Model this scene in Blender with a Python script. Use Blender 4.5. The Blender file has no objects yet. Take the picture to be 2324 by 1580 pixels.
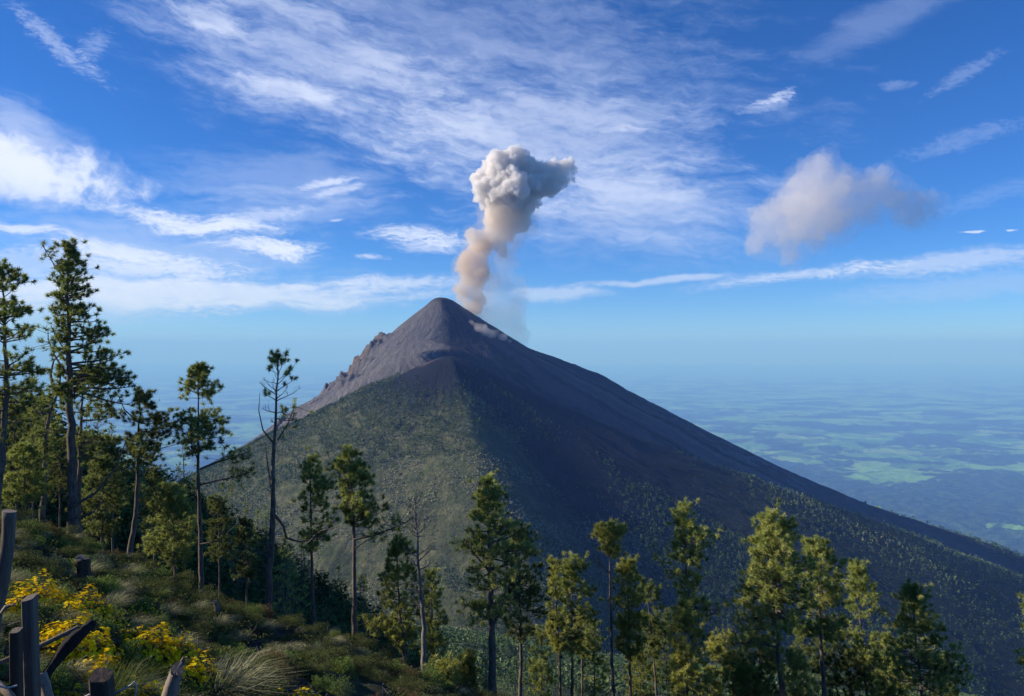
import bpy, math, random
import numpy as np
from mathutils import Vector, noise as mnoise
rad = math.radians
S = bpy.context.scene
COL = S.collection
PI = math.pi
# ------------------------------------------------------------------ camera, world, sun, exposure
FP = 1755.0                                    # focal length in photo units (photo 2324 wide)
cd = bpy.data.cameras.new('camera'); cam = bpy.data.objects.new('camera', cd); COL.objects.link(cam)
cd.sensor_width = 36; cd.lens = FP/2324*36; cd.clip_start = .1; cd.clip_end = 1e6
cam.location = (0, 0, 0); cam.rotation_euler = (rad(90), 0, 0); S.camera = cam
SUN_EL, SUN_AHEAD = rad(24), rad(3)
sdir = Vector((-math.cos(SUN_EL)*math.cos(SUN_AHEAD), math.cos(SUN_EL)*math.sin(SUN_AHEAD), math.sin(SUN_EL)))
ld = bpy.data.lights.new('sun', 'SUN'); ld.energy = 5.0; ld.angle = rad(.5); ld.color = (1, .92, .82)
sun = bpy.data.objects.new('sun', ld); COL.objects.link(sun)
sun.rotation_euler = (-sdir).to_track_quat('-Z', 'Y').to_euler()
S.view_settings.view_transform = 'Standard'; S.view_settings.look = 'None'
S.view_settings.exposure = .35; S.view_settings.gamma = 1
S.render.engine = 'CYCLES'
cy = S.cycles
cy.use_denoising = True; cy.denoiser = 'OPENIMAGEDENOISE'
cy.max_bounces = 10; cy.diffuse_bounces = 3; cy.glossy_bounces = 2; cy.transmission_bounces = 4; cy.volume_bounces = 10
cy.transparent_max_bounces = 12; cy.use_adaptive_sampling = True; cy.adaptive_threshold = .01; cy.sample_clamp_indirect = 4

class N:
    """tiny node graph helper"""
    def __init__(s, tree): s.t = tree; s.t.nodes.clear()
    def n(s, typ, ins=None, **kw):
        nd = s.t.nodes.new(typ)
        for k, v in kw.items(): setattr(nd, k, v)
        for k, v in (ins or {}).items():
            sock = nd.inputs[k]
            if isinstance(v, bpy.types.NodeSocket): s.t.links.new(v, sock)
            elif isinstance(v, bpy.types.Node): s.t.links.new(v.outputs[0], sock)
            else:
                if sock.type == 'RGBA' and len(v) == 3: v = (*v, 1)
                sock.default_value = v
        return nd
    def m(s, op, a, b=None, c=None, clamp=False):
        ins = {0: a}
        if b is not None: ins[1] = b
        if c is not None: ins[2] = c
        return s.n('ShaderNodeMath', ins, operation=op, use_clamp=clamp).outputs[0]
    def v(s, op, a, b=None):
        ins = {0: a}
        if b is not None: ins[1] = b
        nd = s.n('ShaderNodeVectorMath', ins, operation=op)
        return nd.outputs['Value'] if op in ('LENGTH', 'DOT_PRODUCT') else nd.outputs[0]
    def noise(s, vec, scale, detail=4, rough=.55, dist=0, out=0, lac=2.0):
        return s.n('ShaderNodeTexNoise', {'Vector': vec, 'Scale': scale, 'Detail': detail, 'Roughness': rough, 'Distortion': dist, 'Lacunarity': lac}).outputs[out]
    def ramp(s, fac, stops, interp='LINEAR'):
        nd = s.n('ShaderNodeValToRGB', {0: fac}); cr = nd.color_ramp; cr.interpolation = interp
        while len(cr.elements) < len(stops): cr.elements.new(.5)
        for e, (p, c) in zip(cr.elements, stops): e.position = p; e.color = (*c, 1) if len(c) == 3 else c
        return nd.outputs[0]
    def step(s, x, a, b, smooth=True):
        nd = s.n('ShaderNodeMapRange', {0: x, 1: a, 2: b, 3: 0., 4: 1.}); nd.interpolation_type = 'SMOOTHSTEP' if smooth else 'LINEAR'
        return nd.outputs[0]
    def mix(s, f, a, b, typ='MIX'):
        nd = s.t.nodes.new('ShaderNodeMix'); nd.data_type = 'RGBA'; nd.blend_type = typ
        for k, v in ((0, f), (6, a), (7, b)):
            if isinstance(v, bpy.types.NodeSocket): s.t.links.new(v, nd.inputs[k])
            else: nd.inputs[k].default_value = (*v, 1) if isinstance(v, tuple) and len(v) == 3 else v
        return nd.outputs[2]

def pdir(px, py):                               # photo point -> (azimuth, elevation) in degrees
    u, v = (px-1162)/FP, (py-790)/FP
    return math.degrees(math.atan(u)), math.degrees(math.atan2(-v, math.hypot(1, u)))

W = bpy.data.worlds.new('World'); S.world = W; W.use_nodes = True
g = N(W.node_tree)
sky = g.n('ShaderNodeTexSky', sky_type='NISHITA', sun_disc=False, sun_elevation=SUN_EL, sun_rotation=-(PI/2-SUN_AHEAD), altitude=3600, air_density=1.0, dust_density=.3, ozone_density=3.5)
tc = g.n('ShaderNodeTexCoord')
dirn = g.v('NORMALIZE', tc.outputs['Generated'])
sp = g.n('ShaderNodeSeparateXYZ', {0: dirn})
az = g.m('MULTIPLY', g.m('ARCTAN2', sp.outputs[0], sp.outputs[1]), 57.2958)
el = g.m('MULTIPLY', g.m('ARCSINE', sp.outputs[2]), 57.2958)
P0 = g.n('ShaderNodeCombineXYZ', {0: az, 1: el, 2: 0.}).outputs[0]
w1 = g.v('SUBTRACT', g.noise(P0, .22, 3, out=1), (.5, .5, .5))
w2 = g.v('SUBTRACT', g.noise(P0, .9, 3, out=1), (.5, .5, .5))
Pw = g.v('ADD', P0, g.n('ShaderNodeVectorMath', {0: w1, 1: (3.0, 1.6, 0)}, operation='MULTIPLY').outputs[0])
Pw = g.v('ADD', Pw, g.n('ShaderNodeVectorMath', {0: w2, 1: (.5, .22, 0)}, operation='MULTIPLY').outputs[0])
def stretched(rot, sx, sy, scale, detail=5, rough=.6, src=None):
    mp = g.n('ShaderNodeMapping', {'Vector': src or Pw, 'Rotation': (0, 0, rad(rot)), 'Scale': (1, 1, 1)})
    mp2 = g.n('ShaderNodeMapping', {'Vector': mp.outputs[0], 'Scale': (sx, sy, 1)})
    return g.noise(mp2.outputs[0], scale, detail, rough)
nA = stretched(10, .30, 1.25, .36, 8, .70)        # diagonal cirrus fibres, falling to the right
nB = stretched(-3, .22, 1.7, .55, 6, .6)         # flat bands
nC = g.noise(Pw, .3, 8, .62)
nD = stretched(6, .5, 1.4, 1.1, 8, .7)
nE = stretched(3, .6, 1.7, 2.6, 8, .72)
nB2 = g.m('ADD', g.m('MULTIPLY', nE, .65), g.m('MULTIPLY', nB, .35))
nB = g.m('ADD', g.m('MULTIPLY', nB, .6), g.m('MULTIPLY', nD, .4))
nA = g.m('ADD', g.m('MULTIPLY', nA, .72), g.m('MULTIPLY', nD, .28))
def blob(px, py, wx, wy, rot=0, soft=0., src=None):
    """soft ellipse in sky angles; size in photo units, rotation in degrees (positive = rising to the right)"""
    a, e = pdir(px, py); k = 57.2958/FP
    d = g.v('SUBTRACT', src or Pw, (a, e, 0))
    mp = g.n('ShaderNodeMapping', {'Vector': d, 'Rotation': (0, 0, rad(-rot))})
    mp2 = g.n('ShaderNodeMapping', {'Vector': mp.outputs[0], 'Scale': (1/(wx*k), 1/(wy*k), 0)})
    return g.step(g.v('LENGTH', mp2.outputs[0]), 1.0, soft)
def comb(cur, m, amp, fib=None, lo=.3, hi=.75):
    if fib is None: fib, lo, hi = nE, .25, .6
    mid = (lo+hi)/2
    m = g.m('MULTIPLY', g.step(g.m('ADD', m, g.m('MULTIPLY', g.m('SUBTRACT', fib, mid), 2.6)), .12, 1.05), g.step(m, 0., .3))
    m = g.m('MULTIPLY', m, amp)
    if cur is None: return m
    return g.m('SUBTRACT', g.m('ADD', cur, m), g.m('MULTIPLY', cur, m))
c = None
# wide diagonal veil through the upper middle
c = comb(c, blob(720, 150, 760, 230, -22), .36, nA, .34, .70)
c = comb(c, blob(1270, 350, 780, 290, -12), .36, nA, .32, .70)
c = comb(c, blob(480, 40, 150, 50, -10), .45, nA, .3, .6)
c = comb(c, blob(640, 200, 190, 40, -4), .45, nA, .35, .6)
c = comb(c, blob(1050, 160, 1300, 460, -10), .34, nA, .40, .7)
c = comb(c, blob(1440, 480, 600, 200, -3), .38, nA, .36, .66)
c = comb(c, blob(620, 400, 420, 90, 0), .28, nB, .3, .65)
# bright streak upper left
c = comb(c, blob(125, 95, 180, 36, -33), .42, nE, .38, .68)
c = comb(c, blob(225, 110, 70, 34, 50), .3, nE, .42, .66)
# big bright cloud on the left
c = comb(c, blob(100, 385, 330, 92, -7), .85, nC, .40, .62)
c = comb(c, blob(60, 300, 190, 110, -25), .5, nA, .36, .66)
c = comb(c, blob(-20, 400, 330, 90, -4), .7, nC, .34, .56)
# lens-shaped bands
for px, py, wx, wy, rot, amp in ((320, 488, 230, 20, -6, .7), (470, 510, 230, 30, -3, .85), (560, 500, 190, 24, 14, .6), (740, 410, 90, 10, 14, .8),
                                 (760, 430, 110, 12, 16, .6), (610, 558, 200, 24, -2, .95), (640, 568, 120, 20, 0, .9), (270, 568, 210, 20, -4, .85), (340, 598, 250, 26, -2, .7),
                                 (60, 525, 110, 12, -4, .85), (940, 530, 150, 26, -1, .92), (960, 560, 110, 22, -5, .75), (845, 588, 60, 8, 0, .75), (770, 495, 28, 5, 0, .7), (1010, 545, 90, 22, 2, .8)):
    c = comb(c, blob(px, py, wx*1.15, wy*1.5, rot, 0.), amp*.82, nB2, .36, .64)
# broad low band, left and centre
c = comb(c, blob(420, 665, 900, 62, 1, .0), .80, nB, .32, .60)
c = comb(c, blob(880, 645, 330, 30, 1, .0), .6, nB2, .34, .6)
c = comb(c, blob(60, 700, 600, 60, 2), .5)
c = comb(c, blob(350, 560, 620, 120, -3), .42, nB, .36, .66)
c = comb(c, blob(650, 470, 420, 90, 6), .32, nB, .38, .66)
c = comb(c, blob(100, 610, 560, 60, 0), .45)
c = comb(c, blob(560, 780, 600, 26, -2), .25, nB, .35, .65)
# right of the plume
c = comb(c, blob(1270, 668, 160, 26, 2, .1), .55, nB, .25, .6)
c = comb(c, blob(1800, 628, 330, 24, 6, 0.), .62, nB2, .34, .6)
c = comb(c, blob(2170, 590, 420, 34, 5, 0.), .55, nB2, .34, .62)
c = comb(c, blob(2250, 640, 420, 40, 5), .30)
c = comb(c, blob(1480, 640, 340, 13, 3), .55, nB, .3, .6)
c = comb(c, blob(1740, 240, 100, 24, 14), .3, nE, .40, .60)
c = comb(c, blob(1760, 222, 70, 18, 16), .5, nE, .40, .60)
c = comb(c, blob(2185, 172, 120, 24, 24), .22, nE, .40, .60)
c = comb(c, blob(2020, 196, 60, 16, -2), .22, nE, .4, .62)
c = comb(c, blob(1430, 292, 80, 18, 4), .3, nE, .4, .62)
c = comb(c, blob(2195, 527, 26, 4, 2), .75)
c = comb(c, blob(2280, 519, 16, 3, 2), .75)
c = comb(c, blob(2180, 318, 200, 30, 8), .2, nE, .4, .66)
c = comb(c, blob(1980, 60, 360, 70, 16), .2, nA, .4, .66)
c = comb(c, blob(2260, 440, 220, 34, 10), .14, nE, .4, .66)
cmask = g.m('MULTIPLY', c, g.step(el, -2., .5))
skc = g.n('ShaderNodeHueSaturation', {'Color': sky.outputs[0], 'Saturation': 1.22, 'Value': 1.0}).outputs[0]
skc = g.mix(1., skc, (.72, .94, 1.28), 'MULTIPLY')
# cirrus is lit white, a touch mauve where thin
ccol = g.mix(g.step(cmask, .2, .9), (4.9, 5.9, 8.7), (7.6, 8.2, 10.0))
fin = g.mix(cmask, skc, ccol)
bg = g.n('ShaderNodeBackground', {'Color': fin, 'Strength': .095})
g.n('ShaderNodeOutputWorld', {0: bg.outputs[0]})

# ------------------------------------------------------------------ tags, mesh building
def tag(o, label=None, cat=None, group=None, kind=None):
    for k, v in (('label', label), ('category', cat), ('group', group), ('kind', kind)):
        if v: o[k] = v
    return o
def link(name, data, parent=None):
    o = bpy.data.objects.new(name, data); COL.objects.link(o)
    if parent: o.parent = parent
    return o
def empty(name, loc, **kw):
    o = link(name, None); o.location = loc; o.empty_display_size = .2
    return tag(o, **kw)
def mesh_np(name, V, F, mat, smooth=False, tint=None):
    """V (n,3); F (m,k) index array"""
    V = np.asarray(V, np.float32); F = np.asarray(F, np.int32)
    me = bpy.data.meshes.new(name); m, k = F.shape
    me.vertices.add(len(V)); me.vertices.foreach_set('co', V.ravel())
    me.loops.add(m*k); me.loops.foreach_set('vertex_index', F.ravel())
    me.polygons.add(m); me.polygons.foreach_set('loop_start', np.arange(0, m*k, k, dtype=np.int32))
    me.polygons.foreach_set('loop_total', np.full(m, k, np.int32))
    if tint is not None:
        at = me.attributes.new('tint', 'FLOAT', 'POINT'); at.data.foreach_set('value', np.asarray(tint, np.float32))
    me.update(calc_edges=True)
    if smooth: me.polygons.foreach_set('use_smooth', np.ones(m, bool))
    if mat: me.materials.append(mat)
    return me
# lattice noise
def _h(ix, iy, s):
    n = (ix.astype(np.int64)*374761393 + iy.astype(np.int64)*668265263 + s*2147483647) & 0xffffffff
    n = ((n ^ (n >> 13))*1274126177) & 0xffffffff
    n = n ^ (n >> 16)
    return (n & 0xffff)/65535.0
def vn(x, y, s=0):
    x = np.asarray(x, float); y = np.asarray(y, float)
    ix = np.floor(x).astype(np.int64); iy = np.floor(y).astype(np.int64); fx = x-ix; fy = y-iy
    fx = fx*fx*fx*(fx*(fx*6-15)+10); fy = fy*fy*fy*(fy*(fy*6-15)+10)
    a = _h(ix, iy, s); b = _h(ix+1, iy, s); c_ = _h(ix, iy+1, s); d = _h(ix+1, iy+1, s)
    return (a+(b-a)*fx)*(1-fy)+(c_+(d-c_)*fx)*fy
def fbm(x, y, s=0, o=5, g_=.5, ridge=False):
    t = 0; am = 1; tot = 0
    for i in range(o):
        n = vn(x*2**i+17.3*i, y*2**i-9.1*i, s+i)*2-1
        if ridge: n = 1-2*np.abs(n)
        t = t+am*n; tot += am; am *= g_
    return t/tot
sst = lambda x, a, b: (lambda t: t*t*(3-2*t))(np.clip((np.asarray(x, float)-a)/(b-a), 0, 1))

# ------------------------------------------------------------------ terrain functions (camera stands at the origin; metres)
def z_near(x, y):
    x = np.asarray(x, float); y = np.asarray(y, float)
    t = np.clip(y-24, 0, 9)
    roll = .035*t*t + .63*np.clip(y-33, 0, None)
    xe = -(.74*np.clip(y, 0, None)+3.0)  # unseen ground past the left frame edge levelled so low sun gets in
    z = -.36*np.maximum(x, xe) - .0*np.minimum(x-xe, 0) - (1.12+.405*y) - roll
    z = z - .0016*np.clip(x-3, 0, None)**2*(y < 400)*np.exp(-np.clip(x-3, 0, None)/60)
    z = z - .042*np.clip(x+14, 0, 20)*sst(y, 7, 18)
    fade = np.clip(1.1-np.hypot(x, y)/2.2, 0, 1)
    h = .40*fbm(x*.42, y*.42, 3, 4)+.12*fbm(x*2.1, y*2.1, 8, 3)+.5*fbm(x*.11, y*.11, 5, 2)*sst(np.hypot(x, y), 5, 20)
    return z+h*(1-fade)
def z_dark(x, y):
    s = np.where(x > -75, -.70*x, 52.5+.30*(-75-x))
    t = np.clip(y-190, 0, 60)
    z = s-(19+.40*y)-.006*t*t-.6*np.clip(y-250, 0, None)
    return z+5*fbm(x*.02, y*.02, 31, 3)
def z_hill(x, y):
    a = z_near(x, y); b = z_dark(x, y)-60*np.clip(1-y/50, 0, 1)
    return np.maximum(a, b)
def z_valley(x, y):
    return -42-.355*y-.13*x+12*fbm(x*.006, y*.006, 51, 3)+26*fbm(x*.0022, y*.0022, 52, 2)
CN = (-178., 2200., -23.); CM = (-268., 2900., 190.)
def prof(r, phi, tabs):
    """tabs: list of (phi_deg, [(r, drop)...]); blend linearly in azimuth"""
    ph = np.degrees(phi); out = np.zeros_like(r); L = tabs+[(tabs[0][0]+360, tabs[0][1])]
    for (p0, t0), (p1, t1) in zip(L[:-1], L[1:]):
        q = ph-p0; q = np.where(q < 0, q+360, q)
        m = (q >= 0) & (q < p1-p0)
        if not m.any(): continue
        w = q[m]/(p1-p0); w = w*w*(3-2*w)*.5+w*.5
        a = np.interp(r[m], *zip(*t0)); b = np.interp(r[m], *zip(*t1))
        out[m] = a*(1-w)+b*w
    return out
NT = [(-100, [(0, 0), (75, 30), (150, 62), (250, 100), (338, 146), (426, 190), (526, 232), (652, 300), (1500, 760), (4000, 1900)]),
      (-55, [(0, 0), (400, 232), (900, 500), (4000, 2000)]),
      (-10, [(0, 0), (300, 176), (700, 395), (1100, 590), (4000, 1500)]),
      (13, [(0, 0), (60, 27), (300, 152), (700, 348), (1100, 528), (4000, 1400)]),
      (34, [(0, 0), (300, 189), (700, 426), (1100, 625), (1800, 950), (4000, 1700)]),
      (92, [(0, 0), (120, 57), (257, 122), (543, 240), (777, 328), (1228, 485), (1635, 640), (3000, 1250), (5000, 2300)]),
      (140, [(0, 0), (300, 170), (900, 480), (4000, 2200)]),
      (200, [(0, 0), (300, 60), (900, 480), (4000, 2200)])]
MT = [(-92, [(0, 0), (18, 2), (34, 12), (66, 42), (140, 102), (200, 160), (248, 222), (325, 296), (345, 352), (372, 394), (512, 474), (677, 572), (876, 694), (1500, 1020), (2500, 1500), (9000, 3300)]),
      (-40, [(0, 0), (30, 8), (200, 130), (500, 340), (900, 600), (2500, 1500), (9000, 3300)]),
      (3, [(0, 0), (30, 8), (200, 122), (260, 158), (330, 170), (420, 188), (600, 212), (740, 270), (900, 450), (2500, 1500), (9000, 3300)]),
      (34, [(0, 0), (30, 10), (200, 142), (500, 330), (900, 590), (2500, 1320), (9000, 3300)]),
      (68, [(0, 0), (30, 10), (200, 138), (500, 322), (700, 430), (900, 540), (2500, 1320), (9000, 3300)]),
      (92, [(0, 0), (22, 2), (44, 10), (100, 46), (166, 88), (330, 190), (500, 250), (612, 292), (700, 345), (992, 500), (1322, 660), (1653, 800), (2188, 975), (3500, 1500), (9000, 3300)]),
      (170, [(0, 0), (30, 8), (500, 330), (2500, 1500), (9000, 3300)])]
def cone(x, y, C, T):
    dx = x-C[0]; dy = y-C[1]; r = np.hypot(dx, dy); phi = np.arctan2(dx, -dy)
    return C[2]-prof(r, phi, T), r, phi
def z_main(x, y):
    dx = x-CM[0]; dy = y-CM[1]; r0_ = np.hypot(dx, dy); wg = .10*np.sin(r0_*.02+2.6)*sst(r0_, 50, 110)*(1-sst(r0_, 450, 900))*(1-sst(np.abs(np.degrees(np.arctan2(dx, -dy))), 45, 75))
    cw, sw_ = np.cos(wg), np.sin(wg)
    z, r, ph = cone(CM[0]+dx*cw-dy*sw_, CM[1]+dx*sw_+dy*cw, CM, MT)
    deg = np.degrees(ph)
    wx = x+30*fbm(x*.01, y*.01, 61, 2); wy = y
    gul = fbm((deg+7*fbm(x*.004, y*.004, 69, 3))*.28, r*.0016, 62, 4, .6, True)
    amp = 4*sst(r, 60, 300)+9*sst(r, 250, 900)+30*sst(r, 1300, 3000)
    z = z+amp*gul*(.35+.65*sst(-deg, -20, 30))
    # old scarp with rock on the sunward flank
    mask = sst(deg, -96, -84)*(1-sst(deg, -52, -32))*sst(r, 190, 260)*(1-sst(r, 430, 520))
    cl = fbm(x*.013+3, y*.008+z*.012, 64, 5, .55, True)
    z = z+mask*(58*(cl-.2)*sst(-deg, 20, 45)*(1-.92*sst(-deg, 66, 86))+8*fbm(x*.05, y*.03+z*.05, 65, 3, .6, True))
    m2 = sst(-deg, 20, 60)*sst(r, 120, 400)
    wd = deg+5*fbm(x*.006, y*.006, 68, 3)
    z = z+m2*(5+6*sst(r, 350, 600))*fbm(wd*.45, r*.003, 66, 4, .55, True)-m2*3
    z = z+2.5*fbm(x*.05, y*.05, 67, 3)*sst(r, 20, 100)
    return z
def z_nearcone(x, y):
    dx = x-CN[0]; dy = y-CN[1]; rn = np.hypot(dx, dy); f_ = (np.sqrt(rn*rn+30.**2)-30.+14*sst(rn, 20, 200))/(rn+1e-6)
    z, r, ph = cone(CN[0]+dx*f_, CN[1]+dy*f_, CN, NT)
    deg = np.degrees(ph)
    amp = 2.0*sst(r, 150, 350)+5*sst(r, 350, 900)+20*sst(r, 1200, 2600)
    dw = deg+8*fbm(x*.005, y*.005, 75, 3)
    z = z+amp*fbm(dw*.22, r*.0018, 72, 4, .55, True)
    run = sst(deg, -75, -50)*(1-sst(deg, 5, 30))*sst(r, 40, 90)*(1-sst(r, 230, 420))
    z = z-run*1.8*np.clip(fbm(dw*.7, r*.008, 73, 3, .5, True), 0, 1)
    z = z+3.0*fbm(x*.02, y*.02, 74, 3)*sst(r, 30, 300)
    return z
def z_volc(x, y): return np.maximum(z_main(x, y), z_nearcone(x, y))

def grid_mesh(name, xs, ys, zf, mat):
    X, Y = np.meshgrid(xs, ys); Z = zf(X.ravel(), Y.ravel())
    V = np.stack([X.ravel(), Y.ravel(), Z], 1)
    nx, ny = len(xs), len(ys)
    i = (np.arange(ny-1)[:, None]*nx+np.arange(nx-1)[None, :]).ravel()
    return mesh_np(name, V, np.stack([i, i+1, i+nx+1, i+nx], 1), mat, True)
def obj_coord(gg): return gg.n('ShaderNodeNewGeometry').outputs['Position']
def mat_new(name):
    m = bpy.data.materials.new(name); m.use_nodes = True; return m, N(m.node_tree)
def finish(gg, col, rough=.95, bump=None, bs=.5, bd=.1, spec=.2):
    ins = {'Base Color': col, 'Roughness': rough, 'Specular IOR Level': spec}
    if bump is not None: ins['Normal'] = gg.n('ShaderNodeBump', {'Height': bump, 'Strength': bs, 'Distance': bd}).outputs[0]
    b = gg.n('ShaderNodeBsdfPrincipled', ins); gg.n('ShaderNodeOutputMaterial', {0: b.outputs[0]})
    return b

# near hillside soil
def mat_soil():
    m, q = mat_new('volcanic_soil'); p = obj_coord(q)
    a = q.noise(p, .9, 6, .65); b = q.noise(p, 9, 6, .7); moss = q.noise(p, .35, 5, .6)
    col = q.ramp(b, [(.3, (.012, .010, .009)), (.52, (.034, .028, .024)), (.7, (.11, .088, .07))])
    col = q.mix(q.step(a, .5, .72), col, (.055, .045, .026))
    col = q.mix(q.m('MULTIPLY', q.step(moss, .46, .6), q.step(b, .35, .6)), col, (.05, .06, .022))
    md = q.step(q.v('LENGTH', q.n('ShaderNodeVectorMath', {0: q.v('SUBTRACT', p, (-.2, 20.5, -9.)), 1: (.55, .5, .3)}, operation='MULTIPLY').outputs[0]), 2.2, 1.1)
    col = q.mix(q.m('MULTIPLY', md, q.step(b, .35, .6)), col, (.20, .085, .055))
    far = q.step(q.v('LENGTH', p), 45, 90)
    col = q.mix(far, col, q.mix(q.step(q.noise(p, .15, 5, .6), .4, .6), (.018, .028, .012), (.035, .042, .02)))
    finish(q, col, 1, q.m('ADD', b, q.noise(p, 40, 5, .7)), .9, .05)
    return m
xs = np.sign(np.linspace(-1, 1, 760))*np.sinh(np.abs(np.linspace(-1, 1, 760))*4.2)/np.sinh(4.2)*250
ys = np.concatenate([np.linspace(-14, .5, 50)[:-1], .5+np.sinh(np.linspace(0, 1, 620)*4.3)/np.sinh(4.3)*330])
link('hillside', grid_mesh('hillside', xs-4, ys, z_hill, mat_soil())); tag(bpy.data.objects['hillside'], kind='structure')

def mat_valley():
    m, q = mat_new('valley_floor'); p = obj_coord(q)
    n = q.noise(p, .012, 6, .65)
    col = q.ramp(n, [(.3, (.020, .030, .012)), (.5, (.035, .045, .018)), (.68, (.075, .07, .035))])
    finish(q, col, 1, q.noise(p, .12, 6, .7), 1, 6)
    return m
link('valley_slope', grid_mesh('valley_slope', np.linspace(-1500, 2600, 420), np.linspace(236, 3200, 320), lambda x, y: z_valley(x, y)-25*(1-sst(y, 236, 330)), mat_valley()))
tag(bpy.data.objects['valley_slope'], kind='structure')

def mat_ash(near):
    m, q = mat_new('volcano_ash' if not near else 'near_cone_ground'); p = obj_coord(q)
    C = CN if near else CM
    d = q.v('SUBTRACT', p, C); s3 = q.n('ShaderNodeSeparateXYZ', {0: d})
    ph = q.m('MULTIPLY', q.m('ARCTAN2', s3.outputs[0], q.m('MULTIPLY', s3.outputs[1], -1.)), 57.3)
    flat = q.n('ShaderNodeVectorMath', {0: d, 1: (1, 1, 0)}, operation='MULTIPLY').outputs[0]
    r = q.v('LENGTH', flat)
    ph2 = q.m('ADD', ph, q.m('MULTIPLY', q.m('SUBTRACT', q.noise(p, .006, 5, .65), .5), 30.))
    pr = q.n('ShaderNodeCombineXYZ', {0: ph2, 1: q.m('MULTIPLY', r, .006), 2: 0.}).outputs[0]
    streak = q.noise(pr, .5, 7, .68); fine = q.noise(p, .03, 7, .7); big = q.noise(p, .004, 4, .5)
    if not near:
        col = q.ramp(streak, [(.30, (.074, .070, .074)), (.5, (.124, .117, .118)), (.7, (.20, .186, .18))])
        col = q.mix(q.m('MULTIPLY', q.step(fine, .5, .75), .5), col, (.19, .165, .155))
        pale = q.m('MULTIPLY', q.step(q.noise(pr, 1.1, 6, .7), .54, .64), q.step(ph, -5., -30.))
        col = q.mix(q.m('MULTIPLY', pale, .75), col, (.30, .265, .255))
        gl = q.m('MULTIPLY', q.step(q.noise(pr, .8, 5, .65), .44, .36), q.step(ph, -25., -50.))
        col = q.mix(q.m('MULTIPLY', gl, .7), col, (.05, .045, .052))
        rock = q.m('MULTIPLY', q.m('MULTIPLY', q.step(r, 215., 270.), q.step(r, 520., 400.)), q.m('MULTIPLY', q.step(ph, -98., -84.), q.step(ph, -42., -62.)))
        rc = q.ramp(q.noise(p, .045, 6, .7), [(.34, (.03, .026, .027)), (.46, (.20, .12, .075)), (.55, (.10, .085, .08)), (.68, (.33, .26, .19))])
        col = q.mix(q.m('MULTIPLY', rock, .8), col, rc)
        # dark fresh ash around the right hand side of the summit, coloured darker and bluer to deepen its shade; pale dust bands lower down
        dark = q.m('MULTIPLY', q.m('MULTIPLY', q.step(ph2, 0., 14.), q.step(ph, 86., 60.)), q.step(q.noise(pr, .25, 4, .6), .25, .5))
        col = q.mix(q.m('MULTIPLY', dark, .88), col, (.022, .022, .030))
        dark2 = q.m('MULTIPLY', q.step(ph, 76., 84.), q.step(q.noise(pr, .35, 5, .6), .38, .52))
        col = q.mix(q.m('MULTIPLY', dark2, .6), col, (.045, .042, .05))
        band = q.m('MULTIPLY', q.m('MULTIPLY', q.step(ph2, 46., 53.), q.step(ph2, 68., 60.)), q.step(r, 120., 320.))
        col = q.mix(q.m('MULTIPLY', band, .8), col, (.095, .085, .092))
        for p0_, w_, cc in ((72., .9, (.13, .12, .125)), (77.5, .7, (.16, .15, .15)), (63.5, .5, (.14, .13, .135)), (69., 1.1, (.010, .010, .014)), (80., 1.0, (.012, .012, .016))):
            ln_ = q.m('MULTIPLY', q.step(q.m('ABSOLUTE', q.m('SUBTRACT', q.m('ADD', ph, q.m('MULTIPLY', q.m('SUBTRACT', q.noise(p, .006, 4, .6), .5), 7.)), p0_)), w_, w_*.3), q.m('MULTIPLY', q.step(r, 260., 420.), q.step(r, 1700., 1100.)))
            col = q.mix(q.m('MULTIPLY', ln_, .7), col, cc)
        col = q.mix(q.m('MULTIPLY', q.step(r, 60., 20.), .7), col, (.05, .045, .047))
        low = q.m('MULTIPLY', q.step(r, 1500., 2300.), q.step(ph, 60., 75.))
        col = q.mix(low, col, (.03, .04, .026))
        bump = q.m('ADD', q.m('MULTIPLY', streak, 1.4), fine)
        finish(q, col, 1, bump, .8, 12)
    else:
        ash = q.ramp(q.m('ADD', q.m('MULTIPLY', streak, .5), q.m('MULTIPLY', fine, .5)), [(.3, (.007, .009, .014)), (.55, (.013, .016, .023)), (.8, (.030, .032, .040))])  # ash coloured blue-black, deepening the shade on the side away from the sun
        brush = q.ramp(q.noise(p, .02, 7, .72), [(.3, (.04, .055, .02)), (.5, (.095, .105, .045)), (.7, (.20, .185, .095))])
        veg = q.m('MULTIPLY', q.step(q.m('ADD', r, q.m('MULTIPLY', q.m('SUBTRACT', streak, .5), 380.)), 150., 330.), q.step(q.m('ADD', ph, q.m('MULTIPLY', streak, 30.)), 52., 34.))
        col = q.mix(veg, ash, brush)
        lowv = q.m('MULTIPLY', q.step(r, 600., 900.), q.step(ph, 20., 40.))
        col = q.mix(lowv, col, (.024, .032, .018))
        red = q.m('MULTIPLY', q.step(r, 95., 70.), q.step(ph, -60., -85.))
        col = q.mix(q.m('MULTIPLY', red, .6), col, (.16, .11, .09))
        finish(q, col, 1, q.m('ADD', q.m('MULTIPLY', streak, .8), q.noise(p, .06, 7, .75)), .9, 8)
    return m
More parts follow.
